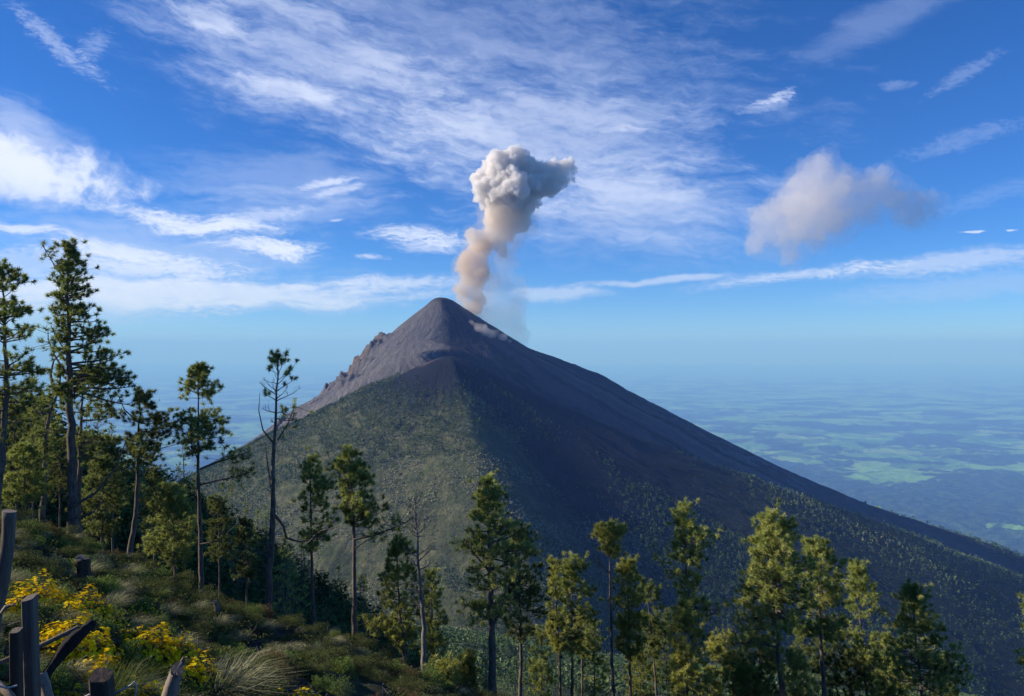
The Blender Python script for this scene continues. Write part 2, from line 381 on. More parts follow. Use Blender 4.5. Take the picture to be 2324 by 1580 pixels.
# the two cones: fine rows in front, coarser away
xm = np.concatenate([np.linspace(-3500, -1500, 80)[:-1], np.linspace(-1500, 1500, 560)[:-1], np.linspace(1500, 6500, 260)])
ymm = np.concatenate([np.linspace(2150, 3300, 300)[:-1], np.linspace(3300, 8000, 160)])
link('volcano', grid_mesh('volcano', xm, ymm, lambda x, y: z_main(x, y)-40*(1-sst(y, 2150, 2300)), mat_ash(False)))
tag(bpy.data.objects['volcano'], kind='structure')
xn = np.concatenate([np.linspace(-1800, -1000, 60)[:-1], np.linspace(-1000, 900, 480)[:-1], np.linspace(900, 5200, 360)])
yn = np.concatenate([np.linspace(950, 2260, 400)[:-1], np.linspace(2260, 4200, 140)])
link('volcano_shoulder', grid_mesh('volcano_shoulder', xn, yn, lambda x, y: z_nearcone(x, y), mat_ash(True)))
tag(bpy.data.objects['volcano_shoulder'], kind='structure')

# far lowland
ZP = -3250.
def z_plain(x, y):
    d = np.hypot(x, y)
    return ZP+(190*fbm(x*.00022, y*.00022, 91, 6, .55)+60*fbm(x*.0012, y*.0012, 92, 3, .5, True)+(70*fbm(x*.0032, y*.0032, 93, 3, .55, True))*(1-sst(d, 15000, 24000)))*(1-sst(d, 30000, 60000))*sst(y, -3000, 3000)
def mat_plain():
    m, q = mat_new('lowland'); p = obj_coord(q)
    wp = q.v('ADD', p, q.n('ShaderNodeVectorMath', {0: q.noise(p, .0008, 4, .6, out=1), 1: (1500, 1500, 0)}, operation='MULTIPLY').outputs[0])
    vor = q.n('ShaderNodeTexVoronoi', {'Vector': wp, 'Scale': .0010, 'Randomness': 1.}); 
    fc = q.n('ShaderNodeSeparateColor', {0: vor.outputs['Color']})
    field = q.ramp(fc.outputs[0], [(.0, (.08, .17, .06)), (.4, (.14, .30, .08)), (.8, (.24, .44, .11)), (1., (.26, .36, .14))])
    wood = q.ramp(q.noise(p, .006, 7, .75), [(.35, (.010, .026, .014)), (.55, (.045, .085, .035)), (.7, (.11, .17, .06))])
    s3 = q.n('ShaderNodeSeparateXYZ', {0: p})
    nearw = q.step(s3.outputs[1], 14500., 23000.)
    wmask = q.step(q.m('ADD', q.noise(wp, .00035, 6, .66), q.m('MULTIPLY', nearw, .15)), .63, .655)
    col = q.mix(wmask, wood, field)
    col = q.mix(q.m('MULTIPLY', q.step(q.noise(p, .0016, 5, .7), .68, .74), .8), col, (.5, .48, .42))
    finish(q, col, 1, q.noise(p, .004, 6, .7), 1, 120)
    return m
xp = np.sinh(np.linspace(-1, 1, 420)*3)/np.sinh(3)*150000; 
yp = np.concatenate([np.linspace(-20000, 4000, 30)[:-1], np.linspace(4000, 26000, 500)[:-1], 26000+np.sinh(np.linspace(0, 1, 120)*3)/np.sinh(3)*130000])
xp = np.concatenate([np.linspace(-150000, -16000, 60)[:-1], np.linspace(-16000, 22000, 560)[:-1], np.linspace(22000, 150000, 60)])
link('lowland_terrain', grid_mesh('lowland_terrain', xp, yp, z_plain, mat_plain())); tag(bpy.data.objects['lowland_terrain'], kind='structure')

# haze: one closed box of even pale air, the sky outside it
bm_v = [(x, y, z) for z in (ZP-330, 1150) for y in (-20500, 157000) for x in (-151000, 151000)]
me = bpy.data.meshes.new('haze'); me.from_pydata(bm_v, [], [(0, 2, 3, 1), (4, 5, 7, 6), (0, 1, 5, 4), (2, 6, 7, 3), (0, 4, 6, 2), (1, 3, 7, 5)])
m, q = mat_new('haze'); pv = q.n('ShaderNodeVolumePrincipled', {'Color': (.205, .42, 1.0), 'Absorption Color': (.50, .66, 1.), 'Density': 4.2e-5, 'Anisotropy': 0.})
q.n('ShaderNodeOutputMaterial', {1: pv.outputs[0]}); me.materials.append(m)
tag(link('haze', me), kind='stuff')
# ------------------------------------------------------------------ ash plume (billows of real volume) and drifting ash cloud
def ico(sub=2):
    import bmesh
    bm = bmesh.new(); bmesh.ops.create_icosphere(bm, subdivisions=sub, radius=1.)
    V = np.array([v.co[:] for v in bm.verts]); F = np.array([[v.index for v in f.verts] for f in bm.faces]); bm.free()
    return V, F
IV, IF = ico(3)
def blob_mesh(name, balls, D, voxel, disp, mat, seed=0, flat=1., freq=1.):
    """balls: (px, py, r_px, depth_px) in photo units at distance D; joined, displaced in billows"""
    Vs, Fs = [], []; k = D/FP
    for i, (px, py, r, dz) in enumerate(balls):
        c0 = np.array([(px-1162)*k, D+dz*k, (790-py)*k])
        Vs.append(IV*np.array([r*k, r*k*flat, r*k])+c0); Fs.append(IF+i*len(IV))
    me = mesh_np('t', np.concatenate(Vs), np.concatenate(Fs), None)
    o = link('t', me); md = o.modifiers.new('r', 'REMESH'); md.mode = 'VOXEL'; md.voxel_size = voxel*k; md.use_smooth_shade = True
    m3 = o.modifiers.new('s', 'SMOOTH'); m3.iterations = 6; m3.factor = .6
    dg = bpy.context.evaluated_depsgraph_get(); ev = o.evaluated_get(dg); me2 = bpy.data.meshes.new_from_object(ev)
    bpy.data.objects.remove(o)
    n = len(me2.vertices); co = np.empty(n*3, np.float32); nr = np.empty(n*3, np.float32)
    me2.vertices.foreach_get('co', co); me2.vertices.foreach_get('normal', nr); co = co.reshape(-1, 3); nr = nr.reshape(-1, 3)
    out = co.copy()
    for i in range(n):
        h = 0; am = 1.
        p = Vector(co[i])*(freq/k/58)+Vector((seed, 0, 0))
        for _ in range(4):
            d = mnoise.voronoi(p)[0][0]; h += am*(.42-d); am *= .62; p = p*2.1+Vector((3.1, 1.7, 0))
        out[i] += nr[i]*max(h, -.2 if 'fringe' in name else -.62)*disp*k
    me2.vertices.foreach_set('co', out.ravel()); me2.update(); me2.name = name
    me2.materials.clear(); me2.materials.append(mat)
    return me2
def vol_mat(name, col, dens, aniso=.1):
    m, q = mat_new(name)
    pv = q.n('ShaderNodeVolumePrincipled', {'Color': col, 'Absorption Color': (1, 1, 1) if False else (0, 0, 0), 'Density': dens, 'Anisotropy': aniso})
    q.n('ShaderNodeOutputMaterial', {1: pv.outputs[0]}); return m
pl = empty('ash_plume', (-215, 2900, 170), label='tall column of grey and tan volcanic ash rising from the volcano summit', cat='ash plume')
def under(name, me, root):
    o = link(name, me); o.parent = root; o.matrix_parent_inverse = root.matrix_basis.inverted() if False else o.matrix_parent_inverse
    for v in (me,):
        v.transform(__import__('mathutils').Matrix.Translation(-root.location))
    return o
head = [(1298, 398, 22, 0), (1306, 390, 17, 0), (1280, 410, 24, 0), (1150, 395, 58, 0), (1120, 430, 46, -8), (1180, 378, 40, 0), (1200, 420, 52, 5), (1160, 460, 42, -5), (1100, 400, 28, 0), (1100, 450, 26, 0), (1235, 400, 40, 0),
        (1262, 392, 34, 0), (1290, 388, 25, 0), (1296, 404, 20, 0), (1250, 425, 32, 0), (1210, 460, 28, 0), (1145, 362, 26, 0), (1110, 372, 24, -6), (1175, 430, 44, -22), (1130, 475, 30, 0), (1190, 485, 20, 0)]
neck = [(1136, 490, 46, 0), (1172, 500, 38, 0), (1150, 520, 38, 0), (1125, 520, 32, 0), (1160, 535, 22, 0), (1105, 545, 30, 0), (1080, 545, 28, 0), (1135, 560, 26, 6)]
col_ = [(1104, 630, 22, 10), (1040, 650, 16, 5), (1092, 572, 30, 0), (1072, 590, 30, 0), (1058, 608, 33, 0), (1086, 618, 32, 0), (1062, 636, 28, 0), (1084, 644, 28, 0), (1056, 662, 26, 0), (1076, 672, 26, 0), (1050, 684, 22, 20), (1074, 698, 24, 20), (1040, 668, 18, 12), (1098, 600, 24, 0)]
faint = [(1110, 715, 46, 10), (1165, 740, 40, 14), (1190, 765, 26, 14), (1075, 700, 34, 0),  (1175, 650, 30, 20), (1150, 590, 34, 10), (1135, 640, 40, 10), (1110, 690, 38, 20), (1160, 700, 42, 20), (1100, 660, 30, 10), (1130, 730, 26, 10), (1170, 560, 24, 10)]
under('billowing_head', blob_mesh('billowing_head', head, 2900, 2.1, 31, vol_mat('ash_dense', (.99, .96, .925), .085)), pl)
under('ash_neck', blob_mesh('ash_neck', neck, 2905, 2.6, 24, vol_mat('ash_mid', (.96, .88, .77), .026), 5), pl)
under('ash_stem', blob_mesh('ash_stem', col_, 2900, 2.6, 26, vol_mat('ash_tan', (.93, .80, .63), .026), 9), pl)
under('ash_fringe', blob_mesh('ash_fringe', [(x+4, y, r*1.4, dz) for x, y, r, dz in col_+neck], 2903, 4, 24, vol_mat('ash_edge', (.95, .85, .74), .0028), 13), pl)
under('thin_ash_veil', blob_mesh('thin_ash_veil', faint, 2920, 5, 24, vol_mat('ash_thin', (.95, .88, .80), .0048), 11), pl)
cloud = [(1945, 430, 34, 0), (1925, 470, 34, 0), (1860, 380, 41, 0), (1840, 420, 55, 0), (1880, 440, 60, 0), (1830, 470, 72, 0), (1780, 480, 50, 0), (1740, 500, 43, 0), (1890, 490, 55, 0), (1913, 400, 29, 0), (1933, 400, 24, 0), (1988, 410, 38, 0), (2008, 440, 43, 0), (1968, 470, 41, 0), (2048, 455, 41, 0), (2068, 480, 41, 0), (2103, 455, 29, 0), (1800, 520, 48, 0), (1850, 520, 43, 0), (1735, 530, 36, 0), (1770, 550, 31, 0), (2120, 470, 26, 0), (1860, 355, 24, 0), (1715, 555, 30, 0), (1790, 575, 34, 0)]
for nm, bl, dn in (('drifting_ash_cloud', cloud, .0052),):
    me = blob_mesh(nm, bl, 3400, 4, 34, vol_mat('ash_cloud', (.99, .93, .87), dn), 21, 1.0, 1.25)
    oc = tag(link(nm, me), 'loose pale ash puff drifting free in the sky beyond the plume', 'ash cloud')
    link('thin_fringe', blob_mesh('thin_fringe', [(x+6, y+4, r*1.32, dz) for x, y, r, dz in cloud], 3420, 7, 30, vol_mat('ash_fringe', (.98, .92, .86), .0012), 23), oc)
puffs = [(1085, 742, 13, 0), (1100, 748, 14, 0), (1118, 756, 11, 0), (1140, 765, 10, 0), (1070, 730, 11, 0), (1156, 776, 7, 0), (1128, 752, 8, 0)]
me = blob_mesh('ash_avalanche', puffs, 2775, 1.8, 14, vol_mat('ash_puff', (.96, .90, .84), .02), 31)
tag(link('ash_avalanche', me), 'low grey dust puffs rolling down the upper volcano slope under the plume', 'dust cloud')
# ------------------------------------------------------------------ pines
def mat_needles(name, dark, mid, lite, dead=(.20, .12, .04)):
    m, q = mat_new(name)
    at = q.n('ShaderNodeAttribute', attribute_name='tint').outputs['Fac']
    col = q.ramp(at, [(0., dark), (.45, mid), (.88, lite), (.96, dead)])
    d = q.n('ShaderNodeBsdfDiffuse', {0: col}); t = q.n('ShaderNodeBsdfTranslucent', {0: q.mix(.5, col, (.34, .36, .06), 'MIX')})
    gl = q.n('ShaderNodeBsdfGlossy', {0: (.6, .6, .55), 'Roughness': .45})
    mx = q.n('ShaderNodeMixShader', {0: .42, 1: d.outputs[0], 2: t.outputs[0]})
    mx = q.n('ShaderNodeMixShader', {0: .05, 1: mx.outputs[0], 2: gl.outputs[0]})
    q.n('ShaderNodeOutputMaterial', {0: mx.outputs[0]}); return m
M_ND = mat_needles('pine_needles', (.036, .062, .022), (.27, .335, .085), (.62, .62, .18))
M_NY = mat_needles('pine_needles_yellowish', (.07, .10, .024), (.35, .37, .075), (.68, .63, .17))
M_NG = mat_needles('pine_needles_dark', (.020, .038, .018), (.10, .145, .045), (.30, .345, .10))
def mat_bark(name, a, b_):
    m, q = mat_new(name); p = q.n('ShaderNodeTexCoord').outputs['Object']
    mp = q.n('ShaderNodeMapping', {'Vector': p, 'Scale': (1, 1, .25)}).outputs[0]
    n = q.noise(mp, 16, 6, .7); n2 = q.noise(p, 1.6, 4, .6)
    col = q.mix(q.m('MULTIPLY', q.step(n2, .5, .68), .5), q.ramp(n, [(.3, a), (.7, b_)]), (.22, .20, .17))
    finish(q, col, .95, n, .9, .03); return m
M_BK = mat_bark('pine_bark', (.045, .035, .028), (.26, .205, .165))
M_DW = mat_bark('dead_wood', (.09, .08, .072), (.34, .30, .27))

class Tubes:
    def __init__(s): s.V = []; s.F = []; s.n = 0
    def add(s, pts, rr, k=6):
        pts = [np.asarray(p, float) for p in pts]; m = len(pts)
        ref = np.array([.3, .9, .25])
        for i, p in enumerate(pts):
            t = pts[min(i+1, m-1)]-pts[max(i-1, 0)]; L = np.linalg.norm(t); t = t/(L+1e-9)
            a = np.cross(t, ref); la = np.linalg.norm(a)
            if la < .1: a = np.cross(t, (1., 0, 0)); la = np.linalg.norm(a)
            a /= la; b = np.cross(t, a)
            an = np.arange(k)*2*PI/k
            s.V.append(p+rr[i]*(np.cos(an)[:, None]*a+np.sin(an)[:, None]*b))
        b0 = s.n
        for i in range(m-1):
            for j in range(k):
                s.F.append((b0+i*k+j, b0+i*k+(j+1) % k, b0+(i+1)*k+(j+1) % k, b0+(i+1)*k+j))
        s.n += m*k
    def mesh(s, name, mat):
        return mesh_np(name, np.concatenate(s.V), np.array(s.F), mat, True)

def needles(rs, C, Dv, T, L, wd, n, spread=1.5):
    """tufts of n needles around centres C with directions Dv; T tint; returns V, F, tint"""
    m = len(C); C = np.repeat(C, n, 0); Dd = np.repeat(Dv, n, 0); T = np.repeat(T, n)
    r = rs.normal(size=(m*n, 3)); r /= np.linalg.norm(r, axis=1)[:, None]+1e-9
    d = Dd*.75+r*spread; d[:, 2] += .10; d /= np.linalg.norm(d, axis=1)[:, None]+1e-9
    s_ = np.cross(d, rs.normal(size=(m*n, 3))); s_ /= np.linalg.norm(s_, axis=1)[:, None]+1e-9
    ln = L*rs.uniform(.65, 1.15, (m*n, 1)); b = C-Dd*(rs.uniform(0, L*.7, (m*n, 1)))
    w = wd*rs.uniform(.7, 1.2, (m*n, 1))
    V = np.stack([b-s_*w*.5, b+s_*w*.5, b+d*ln], 1).reshape(-1, 3)
    F = np.arange(len(V)).reshape(-1, 3)
    t = np.repeat(np.clip(T+rs.normal(0, .07, m*n), 0, .9 if True else 1), 3)
    return V, F, t

def pine_geo(rs, trunk, rad_, lo, hi, ext, nlimb, ntuft=12, L=.155, wd=.021, nn=62, tint=(.45, .18), bare=None, lift=.5, side=None, deadf=.0, twig=.62, k6=6):
    """trunk: list of (t?, x, y, z) points bottom->top in local metres; ext(z)->(left, right) crown reach; returns meshes' data"""
    tb = Tubes(); P = np.array(trunk, float)
    seg = np.r_[0, np.cumsum(np.linalg.norm(np.diff(P, axis=0), axis=1))]; H = seg[-1]
    q = np.linspace(0, 1, 26)
    pts = np.stack([np.interp(q*H, seg, P[:, i]) for i in range(3)], 1)
    # round the corners
    for _ in range(2): pts[1:-1] = (pts[:-2]+2*pts[1:-1]+pts[2:])/4
    pts[1:-1] += rs.normal(0, rad_*.12, (24, 3))*[1, 1, 0]
    rr = rad_*(1-q**1.15*.90)*(1+.35*np.exp(-q*H/.35))
    tb.add(pts, rr, 10)
    zt = pts[:, 2]
    at = lambda z: np.array([np.interp(z, zt, pts[:, i]) for i in range(3)])
    rat = lambda z: float(np.interp(z, zt, rr))
    C, Dv, T = [], [], []
    ga = rs.uniform(0, 6.28)
    zz = np.sort(rs.uniform(0, 1, nlimb))
    for i in range(nlimb):
        z = lo+(hi-lo)*zz[i]
        el_, er_ = ext(z)
        ga += 2.4+rs.normal(0, .35); ca, sa = math.cos(ga), math.sin(ga)
        if side is not None and rs.random() < abs(side) and ca*side < 0: ca = -ca; ga = math.atan2(sa, ca)
        reach = (er_ if ca > 0 else el_)*abs(ca)+(el_+er_)*.5*(1-abs(ca))
        reach *= rs.uniform(.58, 1.28)
        if reach < .12: continue
        p0 = at(z); top = (z-lo)/(hi-lo+1e-6)
        up = lift*(.25+1.1*top)+rs.normal(0, .14)
        d0 = np.array([ca, sa, up-.15]); d0 /= np.linalg.norm(d0)
        nseg = 6; lp = [p0]; dd = d0.copy(); st = reach/nseg/max(.45, math.hypot(d0[0], d0[1]))
        sag = rs.uniform(-.02, .06)
        for j in range(nseg):
            dd = dd+np.array([rs.normal(0, .09), rs.normal(0, .09), (.10 if j > 2 else -sag*2)+rs.normal(0, .06)]); dd /= np.linalg.norm(dd)
            lp.append(lp[-1]+dd*st)
        r0 = min(rat(z)*.55, .016+.018*reach)
        tb.add(lp, np.linspace(r0, r0*.22, nseg+1), 5)
        nb = max(2, int(reach/.20*twig))
        limbtint = rs.normal(0, tint[1]*.5)
        isbare = bare is not None and rs.random() < bare(z)
        for b_ in range(nb+1):
            f = .22+.78*(b_+rs.uniform(0, .8))/(nb+.8)
            f = min(f, 1.); ii = min(int(f*nseg), nseg-1); base = lp[ii]+(lp[ii+1]-lp[ii])*(f*nseg-ii)
            td = lp[min(ii+1, nseg)]-lp[ii]; td /= np.linalg.norm(td)
            if b_ == nb: sd = td.copy(); sl = .06*reach
            else:
                sgn = 1 if b_ % 2 else -1
                lat = np.array([-td[1], td[0], 0])*sgn*rs.uniform(.5, 1.1)
                sd = td*rs.uniform(.3, .8)+lat+np.array([0, 0, rs.uniform(.15, 1.05)]); sd /= np.linalg.norm(sd)
                sl = (.22+.30*reach*(1.15-f))*rs.uniform(.5, 1.05)
            mid = base+sd*sl*.5; s2 = sd+np.array([0, 0, .35]); s2 /= np.linalg.norm(s2); tip = mid+s2*sl*.5
            tb.add([base, mid, tip], [r0*.3+.003, r0*.2+.003, .003], 3)
            if isbare: 
                for _ in range(2):
                    e = tip+rs.normal(0, .5, 3)*sl*.5+np.array([0, 0, .1]); tb.add([mid, (mid+e)/2+rs.normal(0, .03, 3), e], [.005, .004, .002], 3)
                continue
            kk = max(1, int(round(ntuft*(.35+sl*.9)*rs.uniform(.6, 1.3)/3)))
            for t_ in range(kk):
                if t_ == 0: c0 = tip; sdv = s2
                else:
                    o_ = rs.normal(0, 1, 3)*[.17, .17, .12]; c0 = mid+(tip-mid)*rs.uniform(.3, 1)+o_; tb.add([mid, c0], [.006, .004], 3)
                    sdv = s2+o_*3+np.array([0, 0, .4]); sdv /= np.linalg.norm(sdv)
                C.append(c0); Dv.append(sdv)
                T.append(.97 if rs.random() < deadf else np.clip(tint[0]+limbtint+rs.normal(0, tint[1]*.6), 0, .88))
    # leader
    for t_ in range(max(3, ntuft)):
        z = hi-abs(rs.normal(0, .22)); c0 = at(z)+rs.normal(0, .06, 3)
        if bare is None or rs.random() > bare(z): C.append(c0); Dv.append(np.array([0, 0, 1.])+rs.normal(0, .3, 3)); T.append(tint[0]+.1)
    nd = needles(rs, np.array(C), np.array(Dv), np.array(T), L, wd, nn) if C else None
    return tb, nd
def pts_at(D, pxs, base):
    """photo points -> local metres relative to base point (all at depth D, with a small wander in depth)"""
    k = D/FP
    return [((px-base[0])*k, 0, (base[1]-py)*k) for px, py in pxs]
def place_px(px, D):
    x = (px-1162)/FP*D; z = float(z_hill(np.array([x]), np.array([D]))[0]); return x, D, z
def extf(prof_, k, base):
    """profile rows (py, left_px, right_px) -> reach in metres as a function of local height"""
    rows = sorted([((base[1]-py)*k, l*k, r*k) for py, l, r in prof_])
    zz = [r[0] for r in rows]; ll = [r[1] for r in rows]; rr = [r[2] for r in rows]
    return (lambda z: (float(np.interp(z, zz, ll)), float(np.interp(z, zz, rr)))), zz[0], zz[-1]
TREE_N = 0
def fg_pine(label, D, trunk_px, prof_, rpx, nlimb, mat=None, extra=(), name='pine_tree', seed=None, bark=None, **kw):
    """trunk_px: bottom..top in photo units; prof_: (py, left, right) reach around the trunk; extra: more (prof, trunk) limbs sets"""
    global TREE_N
    TREE_N += 1
    rs = np.random.RandomState(seed if seed is not None else 100+TREE_N)
    k = D/FP
    bx = trunk_px[0][0]; x, y, z = place_px(bx, D); by = 790-z/k           # photo height where the trunk meets the ground
    tp = [(trunk_px[0][0], by)]+[p for p in trunk_px if p[1] < by-6]
    base = (bx, by)
    ext, lo, hi = extf(prof_, k, base)
    topz = (by-trunk_px[-1][1])*k
    trunk = pts_at(D, tp, base); trunk[0] = (0, 0, -.4)
    trunk = [(a, rs.normal(0, .12) if 0 < i else 0, c) for i, (a, b, c) in enumerate(trunk)]
    tb, nd = pine_geo(rs, trunk, rpx*k, max(lo, .3), min(hi, topz), ext, nlimb, **kw)
    for (p0, path, r_, tufts) in extra:                                   # hand-placed limbs: photo path, thickness, tufts along the end
        pp = np.array(pts_at(D, path, base)); pp[:, 1] += np.linspace(0, rs.uniform(-.6, .6), len(pp))
        tb.add(list(pp), list(np.linspace(r_*k*.62, r_*k*.16, len(pp))), 6)
        if tufts:
            C = []; Dv = []; 
            for _ in range(tufts):
                f = rs.uniform(p0, 1)*(len(pp)-1); i = min(int(f), len(pp)-2); c0 = pp[i]+(pp[i+1]-pp[i])*(f-i)
                o_ = rs.normal(0, .26, 3)*[1, 1, .75]; C.append(c0+o_+[0, 0, .08]); dd = o_+[.05, 0, .3]; Dv.append(dd/np.linalg.norm(dd))
                tb.add([c0, c0+o_+[0, 0, .05]], [.012, .004], 3)
            e = needles(rs, np.array(C), np.array(Dv), np.full(len(C), kw.get('tint', (.45, .2))[0])+rs.normal(0, .1, len(C)), kw.get('L', .2), kw.get('wd', .02), kw.get('nn', 30))
            nd = e if nd is None else (np.concatenate([nd[0], e[0]]), np.concatenate([nd[1], e[1]+len(nd[0])]), np.concatenate([nd[2], e[2]]))
    root = empty(name, (x, y, z), label=label, cat='pine tree' if name == 'pine_tree' else 'dead tree')
    link('trunk', tb.mesh('trunk', bark or M_BK), root)
    if nd is not None: link('crown', mesh_np('crown', nd[0], nd[1], mat or M_ND, False, nd[2]), root)
    return root
dk = dict(tint=(.30, .2))
# --- left group, against the sky
fg_pine('pine cut by the frame edge, dark green crown against the clouds', 25, [(-12, 1200), (0, 900), (2, 606)],
        [(606, 8, 12), (640, 30, 42), (690, 40, 70), (760, 50, 82), (830, 60, 62), (880, 60, 98), (930, 60, 80), (990, 30, 45)], 10, 62, M_ND, tint=(.33, .2), side=.25)
fg_pine('tallest pine on the hillside, its pointed crown rising highest against the clouds', 27, [(160, 1180), (153, 900), (150, 552)],
        [(552, 4, 6), (590, 14, 22), (640, 20, 42), (690, 22, 66), (760, 20, 92), (820, 22, 112), (870, 24, 138), (905, 20, 112)], 12.5, 92, M_ND, side=.45, tint=(.28, .2),
        extra=[(.4, [(150, 640), (132, 600), (118, 562)], 3, 14), (.3, [(152, 720), (130, 715), (122, 690)], 3, 8), (.2, [(152, 850), (120, 810), (98, 770), (92, 745)], 4, 14),
               (.5, [(150, 800), (128, 770), (112, 742)], 3, 8), (2, [(163, 1150), (215, 1120), (260, 1060), (285, 985)], 6, 0), (2, [(163, 1180), (215, 1160), (240, 1110)], 4, 0)], lift=.55)
fg_pine('twin pine trunk close beside the tallest pine, bare below its ragged lower crown', 28.5, [(182, 1180), (184, 1000), (186, 850)],
        [(850, 10, 40), (900, 20, 96), (960, 26, 84), (1010, 20, 84), (1050, 15, 60)], 9, 34, M_ND, side=.5, tint=(.33, .2), lift=.3)
fg_pine('thin crooked pine with an arching bare bough between the two tallest crowns', 31, [(98, 1160), (106, 1060), (108, 960), (128, 890), (140, 830)],
        [(830, 4, 4), (880, 18, 14), (930, 34, 34), (990, 40, 36), (1040, 40, 30)], 9, 30, M_ND, tint=(.35, .2), lift=.3,
        extra=[(2, [(124, 900), (112, 850), (116, 820), (140, 790)], 6, 0), (.4, [(110, 960), (80, 920), (60, 905)], 5, 12)])
fg_pine('pine with a flat dark crown swept to one side, beside the bare twisted boughs', 29, [(296, 1245), (312, 1150), (317, 1000), (318, 886)],
        [(886, 10, 10), (915, 18, 40), (950, 20, 84), (985, 16, 102), (1020, 20, 104), (1050, 24, 86), (1068, 10, 50)], 7.5, 46, M_NG, side=.65, tint=(.40, .25), lift=.28, bare=lambda z: .12,
        extra=[(2, [(316, 960), (285, 930), (272, 895)], 3, 0), (2, [(315, 1000), (290, 985), (270, 1000)], 3, 0)])
fg_pine('slim pine with a tidy rounded crown and a bushy low bough over the volcano foot', 29, [(452, 1310), (453, 1100), (449, 836)],
        [(836, 6, 8), (860, 26, 30), (900, 32, 48), (940, 34, 70), (980, 38, 84), (1010, 30, 60), (1030, 14, 30)], 6.5, 56, M_ND, tint=(.36, .22), side=.2, lift=.45,
        extra=[(.45, [(453, 1065), (490, 1050), (525, 1040), (558, 1028)], 4.5, 26), (.4, [(454, 1100), (490, 1092), (530, 1085), (562, 1075)], 4.5, 26), (.6, [(452, 1050), (430, 1010), (415, 985)], 3, 6),
               (2, [(455, 1235), (500, 1225), (545, 1185)], 3, 0)])
fg_pine('wispy half-bare pine with a curved trunk, tufts only on its upturned branch ends', 27, [(608, 1380), (614, 1290), (622, 1180), (620, 1060), (628, 930), (634, 806)],
        [(806, 8, 12), (840, 30, 38), (880, 36, 54), (920, 34, 60), (960, 14, 44)], 9, 26, M_ND, tint=(.5, .2), lift=1.15, bare=lambda z: .42, twig=.42, ntuft=6,
        extra=[(.5, [(624, 1010), (600, 975), (594, 930), (600, 890)], 3.5, 0), (.2, [(630, 1000), (650, 960), (662, 915)], 4, 16), (2, [(619, 1130), (605, 1060), (596, 1010)], 4, 0),
               (2, [(620, 1165), (640, 1195), (646, 1225), (672, 1235), (720, 1228), (752, 1190)], 6.5, 0), (2, [(700, 1232), (728, 1205), (770, 1195)], 4, 0), (2, [(612, 1372), (632, 1352), (644, 1345)], 3, 0)])
fg_pine('slender pine with a narrow light green crown, in front of the shaded ravine', 28, [(715, 1425), (708, 1330), (704, 1200), (700, 1040)],
        [(1040, 5, 6), (1065, 16, 18), (1110, 24, 52), (1150, 22, 68), (1190, 18, 62), (1225, 24, 36), (1250, 10, 20)], 5, 40, M_ND, tint=(.55, .2), side=.3)
fg_pine('pine with a wide crown and a long dark low bough, standing at the ravine lip', 26, [(806, 1490), (804, 1350), (800, 1200), (792, 1022)],
        [(1022, 5, 8), (1050, 22, 26), (1080, 50, 42), (1110, 44, 52), (1150, 26, 66), (1185, 14, 84), (1205, 6, 60)], 7, 60, M_ND, tint=(.45, .22), side=.25,
        extra=[(.3, [(803, 1225), (850, 1215), (890, 1200), (925, 1185)], 4.5, 34), (.5, [(795, 1110), (770, 1085), (745, 1055)], 3.5, 18), (2, [(805, 1245), (830, 1230), (850, 1228)], 3, 0)])
fg_pine('bare dead tree with grey upswept twigs above yellow-green pines', 25, [(964, 1540), (962, 1420), (950, 1290), (944, 1150), (942, 1128)],
        [(1128, 10, 10), (1180, 18, 30), (1220, 26, 62), (1260, 40, 50), (1330, 40, 26), (1400, 24, 20)], 7, 34, None, name='dead_tree', bark=M_DW, bare=lambda z: 2., lift=.95, twig=.7)
fg_pine('leaning yellow-green pine half hidden behind the dead tree', 28, [(925, 1545), (918, 1480), (905, 1380), (898, 1235)],
        [(1235, 5, 10), (1270, 26, 40), (1330, 44, 60), (1390, 42, 46), (1430, 30, 34), (1470, 14, 20)], 5, 56, M_NY, tint=(.5, .22),
        extra=[(.2, [(915, 1450), (880, 1425), (845, 1420), (822, 1420)], 4, 40)])
fg_pine('short pine with a lit crown behind the base of the dead tree', 30, [(985, 1545), (984, 1460), (978, 1300)],
        [(1300, 5, 5), (1350, 20, 22), (1420, 30, 30), (1490, 24, 30)], 5, 36, M_ND, tint=(.5, .2))
fg_pine('broad pine with bare forked lower limbs, the widest crown near the middle', 25, [(1116, 1600), (1118, 1440), (1112, 1300), (1108, 1180), (1104, 1080)],
        [(1080, 6, 8), (1110, 22, 24), (1140, 18, 42), (1190, 40, 62), (1230, 58, 76), (1280, 64, 92), (1330, 44, 100), (1370, 56, 70), (1400, 54, 30)], 10.5, 84, M_ND, tint=(.55, .2), bare=lambda z: .1,
        extra=[(2, [(1116, 1430), (1140, 1370), (1150, 1330), (1180, 1290)], 5, 0), (.5, [(1113, 1300), (1080, 1260), (1055, 1225)], 4.5, 22), (.4, [(1113, 1410), (1080, 1385), (1055, 1375)], 4, 22), (2, [(1120, 1500), (1140, 1490), (1160, 1488)], 3, 0)])
fg_pine('darker pine tucked behind the broad one, thin pale trunk', 29, [(1180, 1600), (1182, 1480), (1180, 1380), (1176, 1200)],
        [(1200, 8, 16), (1250, 24, 44), (1310, 34, 66), (1370, 46, 72), (1420, 40, 66), (1450, 20, 40)], 5.5, 66, M_NG, tint=(.6, .25),
        extra=[(2, [(1180, 1400), (1165, 1385), (1160, 1372)], 3, 0)])
fg_pine('pale yellow-green pine with drooping tufts, next along from the dark tucked-in one', 31, [(1272, 1600), (1270, 1500), (1264, 1400), (1258, 1278)],
        [(1278, 8, 12), (1300, 22, 26), (1350, 24, 32), (1400, 30, 34), (1450, 36, 26), (1480, 16, 10)], 4.5, 44, M_NY, tint=(.5, .18))
